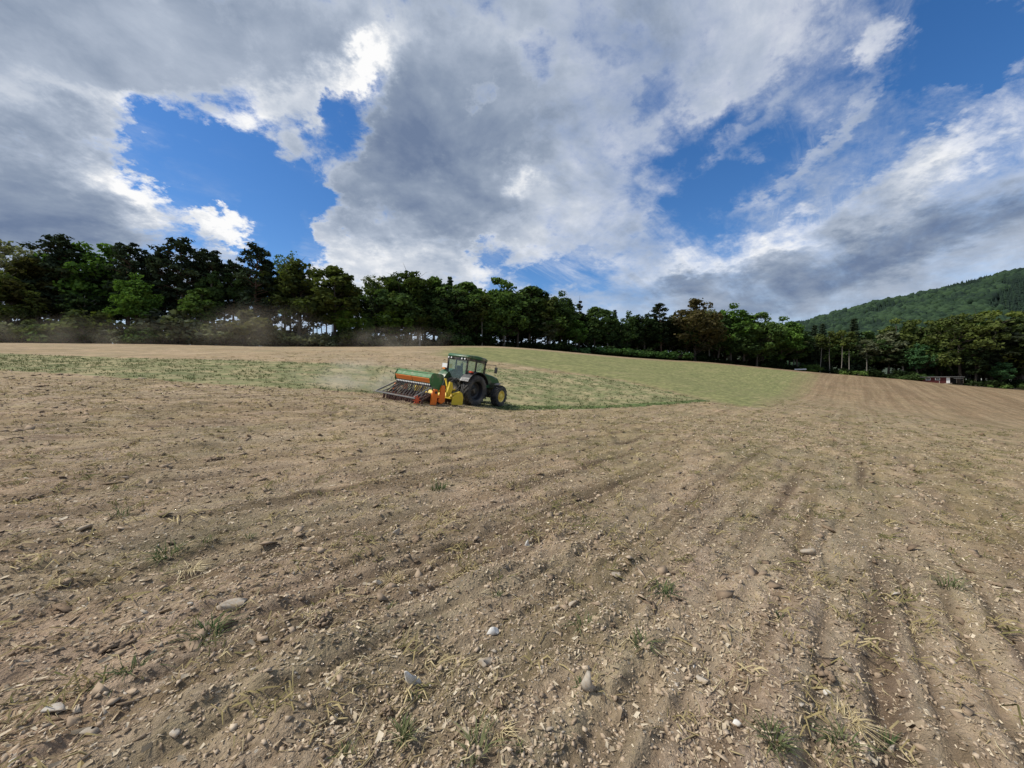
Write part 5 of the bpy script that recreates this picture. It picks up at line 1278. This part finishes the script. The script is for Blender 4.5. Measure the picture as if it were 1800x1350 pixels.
# ------------------------------------------------------------------ red hut at the wood's edge
def build_hut():
    x, y, z = on_ground(1650, 676); y = 115.0; x = (1650 - CX) / F * y; z = zat(x, y)
    t = empty('hut', (x, y, z - .05), label='small dark red wooden hut with white door and flat roof before the wood', category='hut')
    t.rotation_euler.z = -math.atan2(x, y) * .55; t.scale = (.84, .84, .84)
    RED = simple_mat('dark_red_boards', (0.085, 0.012, 0.012), .8, var=.3, scale=9); WH = simple_mat('white_trim', (.78, .78, .75), .6, var=.05)
    TIM = simple_mat('weathered_timber', (.07, .058, .045), .85, var=.3); ROOF = simple_mat('roof_sheet', (.10, .10, .095), .6, var=.2, dirt=.3, dirtcol=(.05, .05, .04)); DK = simple_mat('dark_glass', (.01, .012, .014), .15)
    W0, W1, D, H = -4.1, 2.9, 3.2, 2.15
    MB().box(W0, W1, .03, D, 0, H).build('wall', RED, t)
    n = 28
    for i in range(n):
        a = W0 + (W1 - W0) * i / n; b = W0 + (W1 - W0) * (i + 1) / n - .025
        zt = H
        MB().box(a, b, 0, .028, .02, zt).build('plank', RED, t)
    for wx in (-2.75, -.3):
        f = MB(); f.box(wx - .62, wx + .62, -.06, -.002, 1.12, 1.24); f.box(wx - .62, wx - .44, -.06, -.002, 1.242, 1.86); f.box(wx + .52, wx + .62, -.06, -.002, 1.242, 1.86); f.box(wx - .62, wx + .62, -.06, -.002, 1.862, 1.95)
        w = f.build('window', WH, t); MB().box(wx - .44, wx + .52, -.03, -.003, 1.242, 1.86).build('pane', DK, w)
    d = MB().box(1.95, 2.82, -.07, -.002, .12, 2.05).build('door', WH, t); MB().box(2.36, 2.39, -.085, -.071, .16, 2.0).build('door_seam', TIM, d); MB().box(2.05, 2.12, -.13, -.071, .98, 1.10).build('handle', TIM, d)
    r = MB(); r.hexa([(W0 - .9, -.55, H + .02), (6.3, -.55, H - .02), (6.3, D + .3, H + .16), (W0 - .9, D + .3, H + .2), (W0 - .9, -.55, H + .14), (6.3, -.55, H + .10), (6.3, D + .3, H + .28), (W0 - .9, D + .3, H + .32)]); r.build('roof', ROOF, t)
    MB().box(W0 - .9, 6.3, -.62, -.552, H + .03, H + .13).build('fascia', simple_mat('pale_fascia', (.20, .20, .19), .6, var=.15, scale=1.5), t)
    for px_ in (4.4, 6.0): MB().box(px_ - .06, px_ + .06, -.45, -.33, 0, H).build('porch_post', TIM, t)
    MB().box(3.6, 5.9, -.50, -.46, 1.68, 1.76).build('porch_rail', simple_mat('grey_rail', (.22, .22, .21), .6), t)
    MB().box(3.0, 6.1, 2.9, 3.0, 0, 2.1).build('porch_back', simple_mat('dark_boards', (.02, .016, .014), .9), t)
    MB().box(1.75, 3.0, -1.0, -.08, -.12, .10).build('step', simple_mat('step_boards', (.30, .24, .18), .85), t, .01)
    MB().hexa([(-.1, -1.9, -.22), (1.7, -1.9, -.22), (2.0, -1.0, -.18), (1.2, -1.0, -.18), (-.1, -1.9, -.10), (1.7, -1.9, -.10), (2.0, -1.0, -.04), (1.2, -1.0, -.04)]).build('ramp', simple_mat('ramp_boards', (.34, .27, .20), .85), t)
    MB().box(.02, .10, -.35, -.27, 0, .85).build('tap_post', simple_mat('pale_post', (.4, .38, .35), .7), t)
    # sandy path along the wood, right of the hut
    pts = [(1664, 676.5), (1685, 678.5), (1720, 682), (1760, 684.5), (1800, 687.5), (1880, 694), (1980, 703)]
    V, Fq = [], []
    for i, (px, py) in enumerate(pts):
        Y = edge_y(px) - 1.2; X = (px - CX) / F * Y
        for k, dy in enumerate((-.65, .65)): V.append((X, Y + dy, zat(X, Y + dy) + .06))
        if i: q = 2 * i; Fq.append((q - 2, q - 1, q + 1, q))
    link('path', mesh_np('path', V, Fq), simple_mat('sandy_path', (.30, .25, .18), .95, var=.3, scale=2), kind='structure')
build_hut()

def build_white_board():
    Y = edge_y(1407) - 3.6; X = (1407 - CX) / F * Y
    t = empty('white_board', (X, Y, zat(X, Y)), label='low white board on two short posts at the edge of the wood', category='board'); t.rotation_euler.z = -math.atan2(X, Y)
    W = simple_mat('white_board_paint', (.80, .80, .78), .5, var=.06)
    MB().box(-1.55, 1.55, -.03, .03, .42, .80).build('plank', W, t, .01)
    for x in (-1.2, 1.2): MB().box(x - .05, x + .05, .035, .13, -.2, .70).build('post', simple_mat('board_post', (.06, .05, .04), .9), t)
build_white_board()

# ------------------------------------------------------------------ stones, tufts and clods one can pick out in the foreground
def place(px, py):
    x, y, z = on_ground(px, py)
    s = float(surf(np.array([x]), np.array([y]))[0]); return x, y, s
_srng = np.random.default_rng(3)
def stone(px, py, wpx, hpx, label, tone, flat=.55, sink=.45, name='stone', cat='stone', mat=None, upright=False, turn=None, sub=2, rough=.10, cutr=(.22, .62)):
    x, y, z = place(px, py); k = y / F; w, h = wpx * k, hpx * k
    q = np.random.default_rng(int(px * 7 + py))
    if name == 'clod':                                  # a clod is broken earth: many crumbs stuck together
        Vs, Fs, n0 = [], [], 0; o8 = np.array([(0, 2, 4), (2, 1, 4), (1, 3, 4), (3, 0, 4), (2, 0, 5), (1, 2, 5), (3, 1, 5), (0, 3, 5)]); c6 = np.array([(1, 0, 0), (-1, 0, 0), (0, 1, 0), (0, -1, 0), (0, 0, 1), (0, 0, -1)], float)
        for j in range(46):
            d = q.normal(size=3); d /= np.linalg.norm(d); rr = q.random() ** .5; c = d * rr * .8; c[2] = abs(c[2]) - .35
            sc_ = q.uniform(.16, .52) * (1.1 - .5 * rr)
            Vs.append(c + (c6 * q.uniform(.55, 1.15, (6, 1)) + q.normal(0, .28, (6, 3))) * sc_); Fs.append(o8 + n0); n0 += 6
        v, f = np.concatenate(Vs), np.concatenate(Fs)
    elif upright:                                       # a split stone on end
        rings = ((.0, .85), (.35, 1.0), (.7, .62), (.9, .30)); k6 = 6; pts = []
        sh = q.normal(0, .45, 2)
        for (u, rad) in rings:
            for j in range(k6): a_ = j * 1.0472 + q.normal(0, .26); rj = rad * q.uniform(.62, 1.15); pts.append((rj * math.cos(a_) + sh[0] * u, rj * math.sin(a_) * .6 + sh[1] * u, u * 2 - 1))
        pts.append((sh[0], sh[1], 1.0)); f = []
        for i in range(3):
            for j in range(k6): A_, B_, C_, D_ = i * k6 + j, i * k6 + (j + 1) % k6, (i + 1) * k6 + (j + 1) % k6, (i + 1) * k6 + j; f += [(A_, B_, C_), (A_, C_, D_)]
        f += [(18 + j, 18 + (j + 1) % k6, 24) for j in range(k6)]; v, f = np.array(pts), np.array(f)
    else:
        v, f = rocks(sub, 1, int(px * 7 + py), rough, 9, cutr)[0]
    v = v / np.abs(v).max(0)
    v = v * np.array([w / 2, w / 2 * flat * 1.2, h / 2 if upright else h * .42])
    me = mesh_np(name, v, None, f, attrs={'tone': ('FACE', np.full(len(f), tone))})
    o = link(name, me, mat or (M_PALESTONE if tone > .8 else M_STONE), None, label=label, category=cat); o.location = (x, y, z + (h / 2 if upright else h * .42) * (1 - sink))
    o.rotation_euler = (_srng.normal(0, .12), _srng.normal(0, .12), turn if turn is not None else _srng.uniform(-.5, .5)); return o
STONES = [
    (724, 1196, 26, 50, 'pale pointed stone standing upright, left of centre near the bottom', .95, dict(upright=True, sink=.12)),
    (1036, 1220, 30, 44, 'tall pinkish grey angular stone, right of centre near the bottom', .55, dict(flat=.55, sink=.2)),
    (408, 1072, 58, 24, 'long pale flat stone above the green tuft on the left', .55, dict(flat=.5)),
    (96, 1256, 36, 26, 'light angular stone near the lower left corner', .72, {}),
    (154, 1292, 34, 26, 'grey brown flat stone below the light angular stone', .40, {}),
    (868, 1108, 26, 22, 'white broken stone in the middle of the foreground', .92, {}),
    (662, 1028, 20, 20, 'pale lumpy stone on the groove left of centre', .62, {}),
    (855, 1163, 32, 14, 'elongated grey stone pointing up right below the white broken stone', .42, dict(turn=.6)),
    (1296, 1282, 16, 16, 'small white stone right of the pinkish upright stone', .88, {}),
    (1232, 1205, 30, 20, 'broad pale flat stone on the right side', .58, {}),
    (1455, 1222, 14, 18, 'small white stone beside the dark clod on the right', .88, {}),
    (1508, 1115, 16, 12, 'pale chip stone in the right foreground', .70, {}),
    (1574, 1042, 18, 10, 'pale oblong stone on the far right of the foreground', .68, {}),
    (1568, 1292, 20, 18, 'tan wedge stone under a green sprig at lower right', .60, {}),
    (336, 1072, 14, 9, 'small white stone left of the long pale flat stone', .80, {}),
    (310, 1304, 22, 20, 'rounded pale stone at the bottom left', .60, {}),
    (275, 1343, 24, 18, 'light stone cut by the bottom edge left of centre', .62, {}),
    (1083, 1012, 18, 12, 'brown oblong stone right of centre', .30, {}),
    (925, 960, 10, 16, 'small white upright chip in the middle distance', .86, dict(upright=True)),
    (150, 932, 44, 13, 'long pale stone lying far out on the left', .52, {}),
    (696, 943, 16, 16, 'pale broken stone beyond the groove left of centre', .66, {}),
    (1420, 975, 24, 20, 'grey stone with a dark hollow beside it right of centre', .40, {}),
    (1005, 1060, 18, 12, 'pale buried stone right of the white broken stone', .55, {}),
]
for (px, py, w, h, lab, tone, kw) in STONES: stone(px, py, w, h, lab, tone, **kw)
CLODS = [
    (1446, 1192, 46, 30, 'dark upturned clod on the right side of the foreground', .10), (680, 1250, 30, 34, 'dark round clod below the pale pointed stone', .22), (560, 1105, 44, 24, 'brown rooty clod right of the long pale flat stone', .20),
    (30, 1145, 40, 26, 'dark clod at the left edge of the foreground', .12), (50, 878, 40, 14, 'dark flat clod far out on the left', .10), (370, 808, 34, 12, 'dark clod in the left middle distance', .10),
    (1340, 1300, 46, 24, 'brown clod left of the straw heap at lower right', .25), (205, 1130, 60, 26, 'broad brown clod with roots in the left foreground', .18), (1250, 742, 14, 6, 'small dark clod far off right of the tractor', .10),
    (880, 1255, 26, 22, 'dark clod in the centre near the bottom', .15),
]
for (px, py, w, h, lab, tone) in CLODS: stone(px, py, w, h, lab, tone, flat=.8, sink=.6, name='clod', cat='clod', mat=M_CLOD, sub=3, rough=.34, cutr=(.45, .9))

def tuft(px, py, wpx, label, tone, n=34, lean=1.1, hk=.8, name='grass_tuft', cat='grass tuft', mat=None, bw=.0035):
    x, y, z = place(px, py); k = y / F; w = wpx * k * (1.5 if name == 'grass_tuft' else 1.0); n = int(n * 1.4); g = np.random.default_rng(int(px + py * 3))
    V, Fq = blade_set(g, n, w * .22, w * .55 * hk, lean, max(bw, k * (.55 if name == 'grass_tuft' else .26)))
    me = mesh_np(name, V, Fq, attrs={'tone': ('FACE', np.repeat(np.clip(g.normal(tone, .16, n), 0, 1), 3))})
    o = link(name, me, mat or M_BLADE, None, label=label, category=cat); o.location = (x, y, z - .005); o.rotation_euler.z = g.uniform(0, 6.28); return o
TUFTS = [
    (362, 1116, 66, 'fresh green grass tuft lying over below the long pale flat stone', .38, 40, 1.5), (232, 1184, 50, 'dark green grass tuft below left of the fresh green tuft', .18, 22, 1.5), (292, 980, 54, 'green grass tuft farther out on the left', .32, 34, 1.3),
    (438, 946, 18, 'small green sprig right of the farther tuft on the left', .28, 14, 1.0), (366, 962, 26, 'low green sprig beside the farther tuft on the left', .38, 14, 1.2), (770, 861, 38, 'round green weed alone in the middle distance', .25, 40, 1.0),
    (1168, 1046, 44, 'green grass tuft right of centre', .34, 34, 1.3), (708, 1300, 46, 'yellowish green tuft near the bottom left of centre', .66, 40, .9), (1362, 1340, 60, 'bright green tuft at the bottom edge right of centre', .50, 44, 1.0),
    (873, 1048, 20, 'bluish green sprig in the centre of the foreground', .22, 14, 1.0), (608, 1338, 34, 'pale green tuft at the bottom edge left of centre', .64, 30, .8), (913, 1336, 22, 'thin upright green sprig at the bottom edge in the centre', .48, 12, .6),
    (688, 1068, 20, 'small dark green sprig left of the bluish green sprig', .2, 12, 1.0), (1026, 1112, 44, 'thin grey-green tuft right of the white broken stone', .55, 18, 1.3), (1130, 1150, 40, 'flat grey-green tuft on the right of centre', .52, 18, 1.6),
    (1022, 1210, 26, 'flattened green tuft beside the pinkish upright stone', .32, 16, 1.8), (728, 1222, 22, 'green blade sprig at the foot of the pale pointed stone', .4, 8, .8), (1372, 1082, 22, 'small green sprig on the right', .28, 14, 1.1),
    (1560, 1282, 36, 'dark green sprig above the tan wedge stone', .22, 18, 1.5), (1480, 1320, 60, 'grey-green tuft below the straw heap', .55, 26, 1.3), (840, 1335, 60, 'straggling olive tuft at the bottom edge', .7, 26, 1.5),
    (1670, 1040, 46, 'olive green tuft by the right edge of the foreground', .5, 26, 1.3), (210, 905, 40, 'olive tuft far out on the left', .55, 24, 1.2),
]
for (px, py, w, lab, tone, n, lean) in TUFTS: tuft(px, py, w, lab, tone, n, lean)
STRAWS = [
    (1486, 1262, 90, 'matted straw heap in the lower right of the foreground', .55, 90, 2.2), (330, 998, 70, 'yellow straw tangle below the farther green tuft on the left', .75, 60, 2.0), (548, 1100, 46, 'curly pale straw wisp right of the rooty clod', .7, 36, 2.0),
    (880, 1300, 70, 'loose straw bundle at the bottom in the centre', .6, 44, 2.0), (800, 1165, 70, 'thin straw mat below the white broken stone', .5, 50, 2.2), (690, 1020, 70, 'dull straw mat beside the pale lumpy stone', .4, 60, 2.0),
    (1610, 1105, 80, 'brown straw mat on the right side of the foreground', .4, 70, 2.2), (590, 880, 60, 'straw mat in the middle distance left of the round weed', .6, 60, 2.0),
]
for (px, py, w, lab, tone, n, lean) in STRAWS: tuft(px, py, w, lab, tone, n, lean, .5, 'straw_heap', 'straw', M_STRAW, .0022)

# ------------------------------------------------------------------ dust blown up by the drill
def dust(name, loc, size, dens, seed, label, turn=0.0):
    import bmesh
    b = bmesh.new(); bmesh.ops.create_icosphere(b, subdivisions=3, radius=1.0); me = bpy.data.meshes.new(name); b.to_mesh(me); b.free()
    m = bpy.data.materials.new(name); m.use_nodes = True; T = NT(m.node_tree)
    co = T.n('ShaderNodeTexCoord').outputs['Object']
    fall = T.ramp(T.v('LENGTH', co), 1.0, 0.15)
    wv = T.v('MULTIPLY', co, (size[0] / size[2] * .6, size[1] / size[2] * .6, 1.0)); wv = T.v('ADD', wv, (seed * 3.1, seed * 1.7, 0))
    nz = T.ramp(T.noise(wv, 1.3, 5, .6, .4), .38, .68)
    pv = T.n('ShaderNodeVolumePrincipled'); pv.inputs['Color'].default_value = (.84, .76, .63, 1); pv.inputs['Anisotropy'].default_value = .2
    T.put(pv.inputs['Density'], T.m('MULTIPLY', T.m('MULTIPLY', fall, nz), dens))
    T.t.links.new(pv.outputs[0], T.n('ShaderNodeOutputMaterial').inputs['Volume'])
    o = link(name, me, m, None, kind='stuff', label=label); o.location = loc; o.scale = size; o.rotation_euler.z = turn
def _at(px, py, Y): return wp(px, py, Y)
dust('dust_cloud', _at(632, 664, 23.5), (5.0, 2.4, 1.6), .46, 1, 'thin brown dust drifting off the left end of the seed drill')
dust('dust_cloud', _at(440, 580, 55), (15, 6, 4.6), .028, 2, 'brown dust hanging in front of the pines on the left', -.2)
dust('dust_cloud', _at(130, 588, 52), (22, 6, 3.2), .022, 3, 'low dust along the left field edge', .2)
dust('dust_cloud', _at(690, 598, 70), (15, 6, 3.0), .05, 4, 'wisps of dust at the field edge behind the tractor', -.2)
